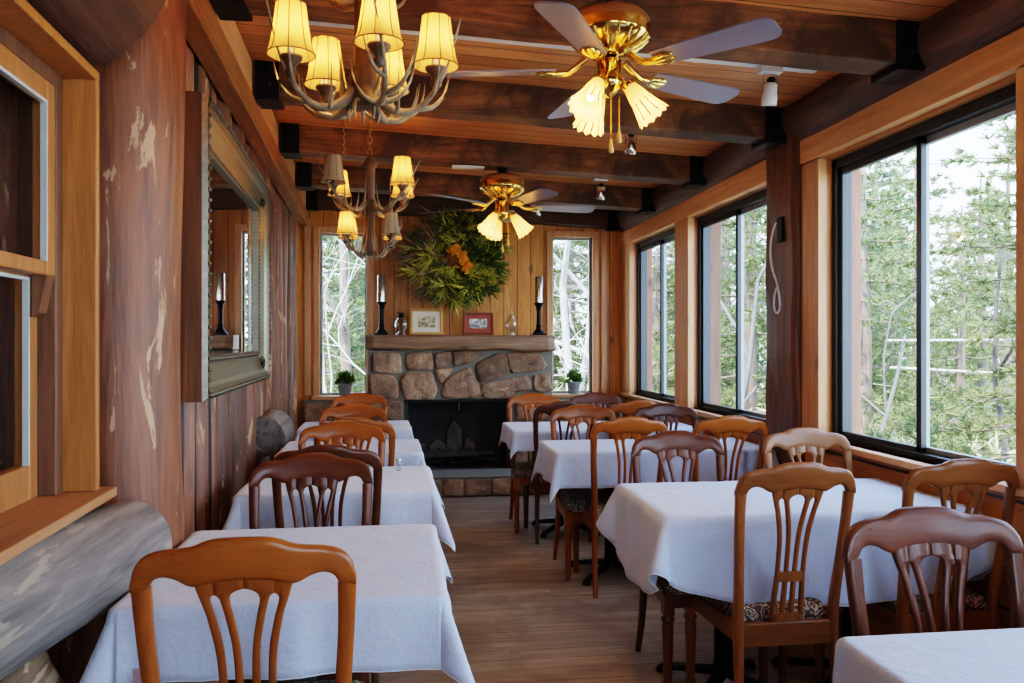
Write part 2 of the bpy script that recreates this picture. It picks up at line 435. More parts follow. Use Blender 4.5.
# ---- right wall: pine panelling, posts and window openings
WZ0, WZ1 = .86, 2.32
WT = .16
wins = [(6.22, 7.56), (4.54, 5.92), (2.575, 3.955), (.80, 2.18), (-1.5, .45)]  # last two openings lie out of view, added to bring in front fill
b = MB(); b.box(XR, XR+WT, YN, YB+.1, 0, WZ0-.0)
edges = [YN]+[e for w in sorted(wins) for e in w]+[YB+.1]
for a, c in zip(edges[0::2], edges[1::2]): b.box(XR+.02, XR+WT, a, c, WZ0, 2.7, 1)
b.box(XR+.02, XR+WT, YN, YB+.1, WZ1, 2.7)
struct(b.build('wall_right', [M['panel_y'], M['casing_l']]))
# header trims, sill boards
def trim(name, x0, x1, y0, y1, z0, z1, m, bevel=.005): return struct(box_obj(name, x0, x1, y0, y1, z0, z1, m, bevel=bevel))
trim('trim_1', XR-.03, XR+.04, 4.50, YB-.02, 2.325, 2.46, M['pine_y'])
trim('trim_2', XR-.03, XR+.04, YN, 4.135, 2.335, 2.465, M['pine_y'])
for k, (y0, y1) in enumerate([(7.55, 7.84), (5.91, 6.22), (4.50, 4.54), (3.945, 4.125), (2.40, 2.575), (.45, .80)]):
    trim('trim_%d' % (k+3), XR-.022, XR+.03, y0, y1, WZ0-.04, 2.33, M['pine_z'])
trim('trim_9', XR-.05, XR+.06, 4.52, YB-.04, WZ0-.03, WZ0+.0, M['pine_y'])
trim('trim_10', XR-.05, XR+.06, YN, 4.11, WZ0-.03, WZ0+.0, M['pine_y'])
struct(box_obj('baseboard_right', XR-.02, XR, YN, YB-.1, 0, .12, M['panel_y']))
def window_unit(n, y0, y1, flip=1):
    root = struct(thing('window_%d' % n, None, None, (XR+.06, 0, 0)))
    b = MB(); t_ = .042; z0, z1 = WZ0, WZ1
    b.box(0, .09, y0, y0+t_, z0, z1); b.box(0, .09, y1-t_, y1, z0, z1); b.box(0, .09, y0, y1, z0, z0+.022); b.box(0, .09, y0, y1, z1-.05, z1)
    b.build('window_frame', M['frame_al'], root, bevel=.003)
    ym = (y0+y1)/2
    for s, (a, c, x) in enumerate([(y0+t_, ym+.03, .045), (ym-.025, y1-t_, .015)]):
        s_ = MB(); w = .034; za, zc = z0+.022, z1-.05
        s_.box(x, x+.028, a, a+w, za, zc); s_.box(x, x+.028, c-w, c, za, zc); s_.box(x, x+.028, a, c, za, za+.024); s_.box(x, x+.028, a, c, zc-w, zc)
        so = s_.build('sash', M['frame_al2'] if s == 0 else M['frame_al'], root, bevel=.003)
        g = MB(); g.add([(x+.014, a+w, za+.024), (x+.014, c-w, za+.024), (x+.014, c-w, zc-w), (x+.014, a+w, zc-w)], [(0, 1, 2, 3)])
        g.build('pane', M['glass'], so)
    return root
for k, (y0, y1) in enumerate(wins): window_unit(k+1, y0, y1)
# upright dark post between the windows + log purlin above
b = MB()
loops = []
for k in range(13):
    z = 2.55*k/12; w = .008*math.sin(k*1.7)
    loops.append([(XR-.045+w, 4.125, z), (XR-.06+w, 4.16, z), (XR-.062+w, 4.33, z), (XR-.06-w, 4.47, z), (XR-.045, 4.505, z), (XR+.10, 4.505, z), (XR+.10, 4.125, z)])
b.loft(loops, smooth=False)
tag(b.build('timber_post', M['post2'], bevel=.01), 'dark upright timber post between the big window and the middle window', 'post')
def log(name, m, p0, p1, r, label, seg=20, n=16, flat=0, parent=None, wob=.02, cat='log', seed=0, taper=1):
    b = MB(); p0 = Vector(p0); p1 = Vector(p1); d = (p1-p0).normalized()
    u = Vector((0, 0, 1)) if abs(d.z) < .9 else Vector((1, 0, 0)); a = d.cross(u).normalized(); c = a.cross(d).normalized()
    loops = []
    L = (p1-p0).length
    st = [0, .004, .015] + [(.03 + (L-.06)*k/n) for k in range(n+1)] + [L-.015, L-.004, L]
    sr = [.93, .97, .99]+[1]*(n+1)+[.99, .97, .93]
    for q, s in zip(st, sr):
        p = p0+d*q
        l = []
        for k in range(seg):
            an = 2*PI*k/seg; dv = a*math.cos(an)+c*math.sin(an)
            nn = noise.noise(Vector((math.cos(an)*1.2+seed*9, math.sin(an)*1.2, q*1.1)))
            l.append(p+dv*(r*s*lerp(1, taper, q/L)+wob*nn))
        loops.append(l)
    b.loft(loops)
    o = b.build(name, m, parent)
    if label: tag(o, label, cat)
    return o
log('roof_log', M['purlin'], (XR+.06, YN, 2.595), (XR+.06, YB-.05, 2.595), .155, 'dark peeled log running along the top of the window wall', wob=.02, n=40)
# brown outside posts seen through the panes
for k, y in enumerate((7.84, 6.05, 4.08)):
    o = box_obj('outside_post', XR+.20, XR+.30, y, y+.12, -.3, 2.6, M['siding'])
    tag(o, ['brown outside post behind the left pane of the farthest side window', 'brown outside post behind the left pane of the middle side window', 'brown outside post behind the left pane of the big near window'][k], 'post', 'outside posts')

# ---- fireplace wall
bw = [(-.843, -.396), (1.435, 1.841)]; BZ0, BZ1 = .85, 2.415
b = MB()
b.box(-1.4, -.843, YB, YB+.15, 0, 2.75); b.box(-.396, 1.435, YB, YB+.15, 0, 2.75); b.box(1.841, XR+.1, YB, YB+.15, 0, 2.75)
for a, c in bw: b.box(a, c, YB, YB+.15, 0, BZ0); b.box(a, c, YB, YB+.15, BZ1, 2.75)
struct(b.build('wall_back', M['pine_v']))
for k, (a, c) in enumerate(bw):
    root = struct(thing('window_%d' % (k+6), None, None, (0, YB, 0)))
    b = MB(); w = .062
    b.box(a-w, a, -.03, .12, BZ0-.02, BZ1+w); b.box(c, c+w, -.03, .12, BZ0-.02, BZ1+w); b.box(a, c, -.03, .12, BZ1, BZ1+w)
    b.build('casing', M['pine_z'], root, bevel=.005)
    b = MB(); b.box(a-w, c+w, -.13, .12, BZ0-.035, BZ0); b.build('sill', M['pine_x'], root, bevel=.005)
    b = MB(); w = .02
    b.box(a, a+w, .05, .08, BZ0, BZ1); b.box(c-w, c, .05, .08, BZ0, BZ1); b.box(a+w, c-w, .05, .08, BZ0, BZ0+w); b.box(a+w, c-w, .05, .08, BZ1-w, BZ1)
    f = b.build('window_frame', M['paint_grey'], root)
    g = MB(); g.add([(a+w, .065, BZ0+w), (c-w, .065, BZ0+w), (c-w, .065, BZ1-w), (a+w, .065, BZ1-w)], [(0, 1, 2, 3)]); g.build('pane', M['glass'], f)
trim('trim_11', 1.93, 1.99, YB-.03, YB, 0.85, 2.55, M['pine_z'])
trim('trim_12', -.99, -.93, YB-.03, YB, 0.85, 2.55, M['pine_z'])

# ---- near end of the room (behind the camera): board wall with an unseen window added for front fill
b = MB(); b.box(-1.4, .0, YN-.15, YN, 0, 2.8); b.box(1.5, XR+.1, YN-.15, YN, 0, 2.8); b.box(.0, 1.5, YN-.15, YN, 0, .8); b.box(.0, 1.5, YN-.15, YN, 2.2, 2.8)
struct(b.build('wall_front', M['pine_v']))
root = struct(thing('window_8', None, None, (0, YN-.08, 0)))
b = MB(); 
for x in (.0, .72, 1.44): b.box(x, x+.06, 0, .06, .8, 2.2)
b.box(.06, 1.44, 0, .06, .8, .86); b.box(.06, 1.44, 0, .06, 2.14, 2.2); f = b.build('window_frame', M['frame_al'], root)
g = MB(); g.add([(.06, .03, .86), (1.44, .03, .86), (1.44, .03, 2.14), (.06, .03, 2.14)], [(0, 1, 2, 3)]); g.build('pane', M['glass'], f)

# ---- left wall of hewn upright logs (local frame: x out of the wall, y along it)
b = MB()
y = 2.70; k = 0
def slab(b, y, w, z0, z1, x1, kk):
    n = 8; loops = []
    for q in range(13):
        z = lerp(z0, z1, q/12); l = []
        for s in range(n+1):
            f = s/n; bul = .05*math.sin(PI*f)**.7
            l.append(Vector((x1-.05+bul+.012*noise.noise(Vector((kk*3.1, f*1.5, z*1.6))), y+w*f, z)))
        l.append(Vector((-.30, y+w, z))); l.append(Vector((-.30, y, z)))
        loops.append(l)
    b.loft(loops, smooth=True)
while y < 7.95:
    w = rnd.uniform(.17, .26); xo = -.10+rnd.uniform(-.02, .02)
    if 4.55 < y < 5.3: xo += .03
    slab(b, y, w, 0, 2.9, xo, k); y += w*.985; k += 1
b.box(-.46, -.30, 2.16, 2.75, 0, 2.9); b.box(-.46, -.34, YN, .70, 0, 2.9); b.box(-.46, -.34, .70, 2.16, 0, .97); b.box(-.46, -.34, .70, 2.16, 2.07, 2.9)
wl = b.build('wall_left', M['hewn']); wl.matrix_world = WM; struct(wl)
def onwall(o): o.matrix_world = WM; return o
log_post = onwall(log('log_post', M['post'], (-.205, 2.60, 0), (-.205, 2.60, 2.72), .195, 'thick red-brown peeled log post with pale scars beside the left window', seg=28, n=24, wob=.025, cat='post', seed=3))
log('wall_log', M['greylog'], (-.905, .30, .915), (-.782, 2.36, .80), .120, 'thick weathered grey log under the left window sill', seg=28, n=24, wob=.012, seed=5, taper=1.08)
onwall(log('wall_log', M['barklog'], (-.27, YN, .55), (-.27, 1.98, .55), .15, 'log with peeling bark lying below the grey window log', seg=24, n=24, wob=.03, seed=6))
onwall(log('wall_log', M['barklog'], (-.28, YN, .20), (-.28, 2.2, .20), .17, 'lowest bark log of the left wall resting on the floor', seg=20, n=20, wob=.03, seed=8))
onwall(log('wall_log', M['darklog'], (-.20, YN, 2.345), (-.20, 2.30, 2.345), .23, 'huge dark log end above the left window', seg=28, n=24, wob=.025, seed=11))
onwall(log('wall_log', M['greylog'], (-.055, 4.95, .80), (-.055, 5.47, .80), .125, 'short grey log stub low on the left wall beyond the mirror', seg=22, n=10, wob=.015, seed=13))
# ledger under the beam ends, pale blocks between the beams
o = MB(); o.box(-.10, -.01, 2.45, 7.9, 2.48, 2.612); struct(onwall(o.build('trim_14', M['ledger'], bevel=.006)))
o = MB(); o.box(-.14, -.10, 2.36, 7.9, 2.60, 2.88); o = onwall(o.build('trim_13', M['beam'])); struct(o)
for k, (y0, y1) in enumerate(zip(beam_y[1:]+[7.76], beam_y[2:]+[7.76])):
    if y1 <= y0: continue
    o = MB(); o.box(-.10, -.02, y0+.20, y1-.03, 2.615, 2.79); struct(onwall(o.build('trim_%d' % (15+k), M['pine_y'], bevel=.005)))

# ---- left double-hung window (window_9) looking into the old cabin
root = struct(thing('window_9', None, None)); root.matrix_world = WM @ Matrix.Translation((-.127, .41, 0))
WB, WTp = .985, 2.065
b = MB()
b.box(-.11, -.0, 1.775, 1.80, WB, WTp-.022); b.box(-.11, 0, .28, .305, WB, WTp-.022); b.box(-.11, 0, .28, 1.80, WTp-.022, WTp+.003)
b.build('casing', M['casing_l'], root, bevel=.003)
b = MB(); b.box(-.17, -.08, 1.73, 1.775, WB, WTp-.022); b.box(-.17, -.08, .305, .34, WB, WTp-.022); b.box(-.17, -.08, .34, 1.73, WTp-.06, WTp-.022)
b.build('sash_channel', M['dsash'], root, bevel=.003)
b = MB(); b.box(-.20, .030, .1, 1.845, WB-.025, WB); b.build('sill', M['sill_old'], root, bevel=.004)
def sash(z0, z1, x, wb, wt):
    b = MB(); w = .05
    b.box(x, x+.035, .345, .345+w, z0, z1); b.box(x, x+.035, 1.725-w, 1.725, z0, z1); b.box(x, x+.035, .345+w, 1.725-w, z0, z0+wb); b.box(x, x+.035, .345+w, 1.725-w, z1-wt, z1)
    s = b.build('sash', M['sash'], root, bevel=.004)
    q = MB(); w2 = .008; xa = x+.022; xb = x+.036
    q.box(xa, xb, .395, .395+w2, z0+wb, z1-wt); q.box(xa, xb, 1.675-w2, 1.675, z0+wb, z1-wt); q.box(xa, xb, .395+w2, 1.675-w2, z1-wt-w2, z1-wt)
    q.build('glazing_bead', M['paint_grey'], s)
    g = MB(); g.add([(x+.015, .395, z0+wb), (x+.015, 1.675, z0+wb), (x+.015, 1.675, z1-wt), (x+.015, .395, z1-wt)], [(0, 1, 2, 3)]); g.build('pane', M['glass'], s)
    return s
us = sash(1.53, WTp-.06, -.115, .035, .05); sash(WB, 1.56, -.155, .085, .035)
b = MB(); b.prism([(-.115, 1.675, 1.53), (-.082, 1.675, 1.53), (-.082, 1.725, 1.53), (-.115, 1.725, 1.53)], [(-.115, 1.675, 1.43), (-.10, 1.675, 1.44), (-.10, 1.725, 1.44), (-.115, 1.725, 1.43)]); b.build('sash_horn', M['dsash'], us)
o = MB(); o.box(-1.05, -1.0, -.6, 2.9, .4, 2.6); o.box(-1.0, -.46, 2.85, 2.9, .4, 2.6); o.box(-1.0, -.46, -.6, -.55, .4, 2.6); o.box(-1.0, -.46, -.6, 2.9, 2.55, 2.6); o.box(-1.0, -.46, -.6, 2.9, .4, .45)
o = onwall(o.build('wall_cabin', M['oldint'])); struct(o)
# light outside: ground
g = MB(); g.add([(-9, -12, -.45), (45, -12, -.45), (45, 45, -.45), (-9, 45, -.45)], [(0, 1, 2, 3)]); struct(g.build('ground', M['ground']))
o = MB(); o.prism([(-1.9, YN-.4, 3.06), (XR+.75, YN-.4, 2.72), (XR+.75, YB+.55, 2.72), (-1.9, YB+.55, 3.06)], [(-1.9, YN-.4, 3.14), (XR+.75, YN-.4, 2.80), (XR+.75, YB+.55, 2.80), (-1.9, YB+.55, 3.14)]); struct(o.build('roof', M['siding']))

# ---- fireplace: one thing with mortar body, stones, firebox, hearth
FX0, FX1, FY = -.364, 1.35, 7.45
ox0, ox1, oz0, oz1 = -.037, .959, .17, .825
fp = thing('fireplace', 'broad field-stone fireplace with black firebox and raised stone hearth', 'fireplace', (.49, FY, 0))
def L3(p): return (p[0]-.49, p[1]-FY, p[2])
b = MB()
def lb(x0, x1, y0, y1, z0, z1, mi=0): b.box(x0-.49, x1-.49, y0-FY, y1-FY, z0, z1, mi)
lb(FX0, ox0, FY, YB, 0, 1.29); lb(ox1, FX1, FY, YB, 0, 1.29); lb(ox0, ox1, FY, YB, oz1, 1.29); lb(ox0, ox1, FY, YB, 0, oz0)
lb(-.99, FX0, 7.78, YB, 0, .81); lb(FX1, XR, 7.78, YB, 0, .81)
b.build('mortar_wall', M['mortar'], fp)
b = MB(); lb(-.62, 1.62, 7.05, FY, 0, .165); b.build('hearth', M['mortar'], fp, bevel=.01)
b = MB(); lb(-.62, 1.62, 7.04, FY, .165, .182); b.build('hearth_slab', M['mortar'], fp, bevel=.008)
b = MB()
lb(ox0, ox0+.04, FY+.02, 7.88, oz0, oz1); lb(ox1-.04, ox1, FY+.02, 7.88, oz0, oz1); lb(ox0, ox1, 7.84, 7.88, oz0, oz1); lb(ox0, ox1, FY+.02, 7.88, oz0, oz0+.012); lb(ox0, ox1, FY+.02, 7.88, oz1-.01, oz1)
b.build('firebox', M['soot'], fp)
# stones: polygons in the plane of the face, given from the real layout
K = 3.596
def sp(px, py):      # reference point on the fireplace face -> x, z
    u = 360+px/K; v = 330+py/K
    return (-.364+(u-368)*(1.714/184), 1.384-(v-340)*.00927)
st = MB()
def stone_poly(pts, face, depth, seed, axis='y'):
    n0 = len(pts); cx = sum(p[0] for p in pts)/n0; cz = sum(p[1] for p in pts)/n0
    dens = []
    for i in range(n0):
        a, c = pts[i], pts[(i+1) % n0]
        for q in range(4):
            t_ = q/4; dens.append((lerp(a[0], c[0], t_), lerp(a[1], c[1], t_)))
    m = len(dens)
    sm_ = [((dens[i-1][0]+4*dens[i][0]+dens[(i+1) % m][0])/6, (dens[i-1][1]+4*dens[i][1]+dens[(i+1) % m][1])/6) for i in range(m)]
    sm_ = [(cx+(x-cx)*1.075, cz+(z-cz)*1.06) for x, z in sm_]
    loops = []
    for s, h in ((1.0, -.02), (1.0, .0), (.99, .6), (.96, .9), (.80, 1.0), (.45, 1.03), (.15, 1.04)):
        l = []
        for (x, z) in sm_:
            xx = cx+(x-cx)*s; zz = cz+(z-cz)*s
            nz = noise.noise(Vector((xx*9+seed*5.3, zz*9, seed)))*.45 + noise.noise(Vector((xx*22, zz*22+seed, seed)))*.25
            hh = depth*h + (depth*.9*nz if h > .5 else 0)
            ed = .009*noise.noise(Vector((xx*25, zz*25, seed*2)))
            l.append((xx+ed-.49, face-hh-FY, zz+ed))
        loops.append(l)
    st.loft(loops, smooth=True)
polys = [[(48, 84), (140, 82), (147, 155), (45, 150)], [(165, 86), (250, 82), (258, 140), (168, 144)], [(264, 84), (318, 78), (325, 100), (300, 132), (268, 138)],
 [(325, 76), (440, 70), (415, 105), (380, 122), (335, 132)], [(412, 138), (420, 118), (500, 80), (530, 108), (530, 162), (428, 190)], [(524, 84), (640, 80), (668, 130), (640, 150), (540, 156)],
 [(35, 160), (110, 162), (130, 182), (133, 246), (40, 242)], [(144, 185), (165, 155), (252, 150), (270, 215), (258, 246), (160, 250)], [(264, 142), (330, 138), (288, 196)],
 [(288, 242), (302, 178), (385, 134), (418, 190), (428, 244)], [(428, 215), (442, 195), (600, 165), (612, 215), (560, 225), (545, 246), (440, 246)], [(618, 165), (680, 158), (684, 222), (624, 224)],
 [(86, 256), (146, 255), (146, 328), (92, 312)], [(36, 254), (80, 254), (84, 320), (40, 330)], [(40, 340), (140, 336), (144, 420), (44, 424)], [(40, 432), (144, 430), (146, 520), (40, 520)],
 [(560, 262), (600, 240), (640, 258), (632, 320), (560, 330)], [(646, 236), (684, 234), (684, 330), (642, 328)], [(560, 342), (684, 338), (684, 420), (562, 424)], [(558, 432), (684, 430), (684, 520), (558, 520)]]
for i, pl in enumerate(polys): stone_poly([sp(*p) for p in pl], FY, .036, i+1)
st.build('stone_facing', M['stone'], fp); st = MB()
# hearth riser stones
hx = -.60
i = 0
while hx < 1.58:
    w = rnd.uniform(.19, .27); x1 = min(hx+w, 1.60)
    stone_poly([(hx, .014), (x1-.022, .012), (x1-.02, .15), (hx+.004, .155)], 7.05, .03, 40+i); hx = x1; i += 1
st.build('hearth_facing', M['stone'], fp)
for (xa, xb) in ((-.97, -.38), (1.37, 2.12)):
    st = MB()
    for r_ in range(4):
        x = xa; z0 = .02+.195*r_
        while x < xb-.05:
            w = rnd.uniform(.2, .33); x1 = min(x+w, xb)
            if xb-x1 < .1: x1 = xb
            stone_poly([(x+.008, z0), (x1-.014, z0+.005), (x1-.01, z0+.18), (x+.01, z0+.175)], 7.78, .035, 60+i); x = x1; i += 1
    st.build('stone_wainscot', M['stone'], fp)
# heap of ashy brick and log grate inside
b = MB()
keep = st; st = b
for q, pl in enumerate([[(.20, .19), (.36, .19), (.37, .36), (.28, .42), (.19, .34)], [(.37, .19), (.50, .19), (.52, .50), (.44, .60), (.38, .50)], [(.51, .19), (.66, .19), (.64, .38), (.56, .44)], [(.08, .19), (.19, .19), (.18, .38), (.10, .36)], [(.66, .2), (.78, .2), (.76, .30), (.68, .33)]]):
    stone_poly(pl, 7.82, .04, 90+q)
st = keep
b.build('ashy_firebrick', M['ash'], fp)
b = MB()
for k in range(6):
    x = .2+.1*k; b.tube([(x-.49, .09, .19), (x-.49, .09, .25), (x-.49, .30, .25), (x-.49, .32, .34)], .009)
b.tube([(.16-.49, .12, .25), (.76-.49, .12, .25)], .01); b.tube([(.16-.49, .27, .25), (.76-.49, .27, .25)], .01)
b.build('log_grate', M['black'], fp)
b = MB(); b.tube([(ox0+.05-.49, .22, .30), (.3-.49, .2, .30), (ox1-.12-.49, .21, .29)], .04, seg=10); b.tube([(.1-.49, .15, .29), (ox1-.2-.49, .16, .30)], .032, seg=10); b.build('charred_logs', M['soot'], fp)
# hanging wire curtain drawn half open with a rod and a pull
def screen_mat():
    t = NT('wire_curtain'); v = t.coord((1, 1, 1))
    w = t.new('ShaderNodeTexWave', Scale=18.0, Distortion=.6); w.bands_direction = 'X'; t.link(v, w.inputs['Vector'])
    b_ = t.n.new('ShaderNodeBsdfPrincipled'); b_.inputs['Base Color'].default_value = (.05, .05, .05, 1); b_.inputs['Metallic'].default_value = .6; b_.inputs['Roughness'].default_value = .5
    tr = t.n.new('ShaderNodeBsdfTransparent'); mx = t.n.new('ShaderNodeMixShader')
    t.link(t.math('ADD', t.math('MULTIPLY', w.outputs[0], .25), .2), mx.inputs[0]); t.link(tr.outputs[0], mx.inputs[1]); t.link(b_.outputs[0], mx.inputs[2])
    t.link(mx.outputs[0], t.out.inputs[0]); return t.m
M['mesh'] = screen_mat()
for x0, x1 in ((ox0+.01, ox0+.22), (ox1-.30, ox1-.01)):
    b = MB(); l0 = []; l1 = []
    for k in range(41):
        x = lerp(x0, x1, k/40)-.49; y = .035+.008*math.sin(k*1.3); l0.append((x, y, oz0+.02)); l1.append((x, y, oz1-.02))
    b.loft([l0, l1], closed=False); b.build('wire_curtain', M['mesh'], fp)
b = MB(); b.box(ox0-.49, ox1-.49, -.004, .01, oz1-.02, oz1+.006); b.build('lintel_bar', M['black'], fp)
b = MB(); b.tube([(.47-.49, .0, oz1-.02), (.47-.49, .0, oz1-.09)], .006); b.build('damper_pull', M['chrome'], fp)

# mantel log
b = MB(); loops = []
for k in range(29):
    x = lerp(-.372, 1.362, k/28); n_ = lambda s: .008*noise.noise(Vector((x*4, s, 2)))
    e = .02 if k in (0, 28) else 0
    zb_ = 1.287 + (-.012*(2*(k/28)-1) if 1 else 0) + .006*math.sin(k*.7)
    loops.append([(x, FY-.10+e+n_(1), zb_+.02+n_(5)), (x, FY-.085+e, 1.415+n_(2)), (x, FY-.06+e, 1.428+n_(6)*.3), (x, YB, 1.43), (x, YB, zb_), (x, FY-.075, zb_+n_(3))])
b.loft(loops, smooth=False)
tag(b.build('mantel_log', M['mantel'], bevel=.008), 'rough brown half-log mantel on top of the stone fireplace', 'mantel')

# ------------------------------------------------------------------ things on the mantel
MZ = 1.431
def candlestick(x, y, label):
    t = thing('candlestick', label, 'candlestick', (x, y, MZ), 0, 'mantel candlesticks')
    b = MB(); b.box(-.062, .062, -.062, .062, 0, .018); b.lathe([(.055, .018), (.05, .035), (.028, .055), (.024, .075), (.032, .085), (.022, .10), (.021, .24), (.03, .25), (.022, .262), (.04, .29), (.05, .30), (.05, .308)], 18)
    b.build('holder', M['black'], t, bevel=.003)
    b = MB(); b.lathe([(.037, .309), (.038, .32), (.038, .55), (.034, .557), (.012, .553), (.004, .552)], 20); c = b.build('candle', M['candle'], t)
    b = MB(); b.tube([(0, 0, .55), (.002, 0, .565)], .002); b.build('wick', M['black'], c); return t
candlestick(-.245, 7.55, 'black candlestick with silver pillar candle at the left end of the mantel')
candlestick(1.240, 7.55, 'black candlestick with silver pillar candle at the right end of the mantel')
def picture(x, y, w, h, fw, mw, fm, mm, pm, label):
    t = thing('picture_frame', label, 'picture', (x, y, MZ+.003)); t.rotation_euler = (R(-9), 0, 0)
    b = MB(); b.box(-w/2, w/2, 0, .02, 0, fw); b.box(-w/2, w/2, 0, .02, h-fw, h); b.box(-w/2, -w/2+fw, 0, .02, fw, h-fw); b.box(w/2-fw, w/2, 0, .02, fw, h-fw); b.build('frame', fm, t, bevel=.004)
    b = MB(); b.box(-w/2+fw, w/2-fw, .008, .016, fw, h-fw); b.build('mount', mm, t)
    b = MB(); b.box(-w/2+fw+mw, w/2-fw-mw, .0065, .0085, fw+mw, h-fw-mw); b.build('photograph', pm, t); return t
picture(.173, 7.55, .305, .25, .026, .045, M['gold'], M['mat_cream'], M['photo1'], 'gilt framed sepia photograph with cream mount on the mantel')
picture(.662, 7.55, .290, .215, .026, .035, M['frame_red'], M['mat_red'], M['photo2'], 'reddish framed black and white photograph with red mount on the mantel')
def jar(x, y, label, kind):
    t = thing('glass_jar', label, 'jar', (x, y, MZ))
    b = MB(); b.lathe([(.045, 0), (.05, .006), (.03, .02), (.026, .03), (.05, .06), (.058, .09), (.054, .125), (.036, .15), (.032, .16)], 18); b.build('bowl', M['jar'], t)
    b = MB()
    if kind:
        b.lathe([(.036, .16), (.038, .172), (.024, .19), (.010, .205), (.016, .217), (.006, .232)], 14); b.build('lid', M['jar'], t)
        b = MB(); b.lathe([(.04, .0), (.042, .012), (.02, .016)], 14); b.build('foot', M['white'], t)
    else:
        b.lathe([(.035, .16), (.037, .175), (.02, .19)], 14)
        for k in range(7):
            a = 2*PI*k/7; b.tube([(0, 0, .185), (.03*math.cos(a), .03*math.sin(a), .205+.012*(k % 2))], [.006, .003], 5)
        b.build('lid', M['black'], t)
jar(-.065, 7.55, 'small clear glass jar with dark finial beside the gilt picture', 0)
jar(.972, 7.55, 'small lidded clear glass jar right of the red-mounted picture', 1)

# wreath
def blades(b, rng, p, d, n, ln, w, spread, mi=0):
    p = Vector(p); d = Vector(d).normalized()
    for _ in range(n):
        q = (d + Vector((rng.gauss(0, 1), rng.gauss(0, 1), rng.gauss(0, 1)))*spread).normalized()
        l = ln*rng.uniform(.6, 1.15); s = q.cross(Vector((rng.gauss(0, 1), rng.gauss(0, 1), rng.gauss(0, 1)))).normalized()*w
        b.add([p-s*.5, p+s*.5, p+q*l*.6+s*.4+Vector((0, 0, -.01)), p+q*l], [(0, 1, 2), (0, 2, 3)], mi)
WC = (.455, 7.62, 2.15)
wt = thing('wreath', 'large bushy green wreath with orange centre hung above the mantel', 'wreath', WC)
rg = random.Random(4)
b = MB(); b2 = MB(); b3 = MB(); b4 = MB()
for k in range(620):
    a = rg.uniform(0, 2*PI); r = rg.gauss(.26, .075); y = rg.uniform(-.13, .03)
    p = (r*math.cos(a), y, r*math.sin(a))
    ta = a+rg.choice((-1, 1))*rg.uniform(.2, 1.5); d = (math.cos(ta), rg.uniform(-.9, -.1), math.sin(ta))
    low = math.cos(a) < .1 and -.95 < math.sin(a) < .45
    u = rg.random()
    if math.cos(a) < -.35 and u < .34: blades(b3, rg, p, (math.cos(ta)-.4, d[1], math.sin(ta)-.25), 9, .22, .009, .4)
    elif (low and u < .74) or u < .24: blades(b2, rg, (p[0], p[1]-.03, p[2]), d, 13, .17, .014, .38)
    else: blades(b, rg, p, d, 18, .15, .012, .42)
for k in range(34):
    a = rg.uniform(PI*.8, PI*1.35); blades(b3, rg, (.36*math.cos(a), rg.uniform(-.06, .0), .32*math.sin(a)), (math.cos(a), -.25, math.sin(a)-.1), 4, .26, .006, .2)
for k in range(40):
    a = rg.uniform(0, 2*PI); blades(b, rg, (.33*math.cos(a), -.04, .33*math.sin(a)), (math.cos(a)+rg.uniform(-.4, .4), -.3, math.sin(a)+rg.uniform(-.3, .3)), 7, .22, .010, .18)
b.build('evergreen_sprays', M['wreath_d'], wt); b2.build('pale_greenery', M['wreath_l'], wt); b3.build('dried_stems', M['wreath_b'], wt)
def petals(b, rng, c, r, n):
    for k in range(n):
        a = rng.uniform(0, 2*PI); e = rng.uniform(.1, 1.2); d = Vector((math.cos(a)*math.cos(e), -math.sin(e), math.sin(a)*math.cos(e)))
        s = d.cross(Vector((rng.gauss(0, 1), rng.gauss(0, 1), rng.gauss(0, 1)))).normalized()*r*.35; c_ = Vector(c)
        b.add([c_, c_+d*r*.5+s, c_+d*r, c_+d*r*.5-s], [(0, 1, 2, 3)])
for c in ((-.02, -.2, .07), (.02, -.22, .03), (.05, -.22, .0), (.07, -.22, -.05), (.08, -.21, -.09), (-.05, -.19, .05)): petals(b4, rg, c, .07, 16)
b4.build('orange_flowers', M['wreath_o'], wt)
b = MB(); pts = [(.24*math.cos(2*PI*k/24), .03, .24*math.sin(2*PI*k/24)) for k in range(25)]; b.tube(pts, .045, 8); b.build('backing_ring', M['wreath_b'], wt)

def potted(x, y, z, label):
    t = thing('potted_plant', label, 'plant', (x, y, z))
    b = MB(); b.lathe([(.05, 0), (.052, .004), (.068, .105), (.074, .107), (.074, .118), (.064, .118), (.06, .10), (.0, .10)], 18, cap=False); b.build('pot', M['pot'], t)
    b = MB(); rg = random.Random(int(x*100))
    for k in range(70):
        a = rg.uniform(0, 2*PI); e = rg.uniform(.2, 1.5); d = (math.cos(a)*math.cos(e), math.sin(a)*math.cos(e), math.sin(e))
        p = (d[0]*rg.uniform(.02, .09), d[1]*rg.uniform(.0, .06), .11+d[2]*rg.uniform(.02, .10)); blades(b, rg, p, d, 5, .065, .022, .5)
    b.build('foliage', M['plant'], t)
potted(-.60, 7.82, BZ0+.001, 'small green plant in grey pot on the left fireplace window sill')
potted(1.635, 7.82, BZ0+.001, 'small green plant in grey pot on the right fireplace window sill')

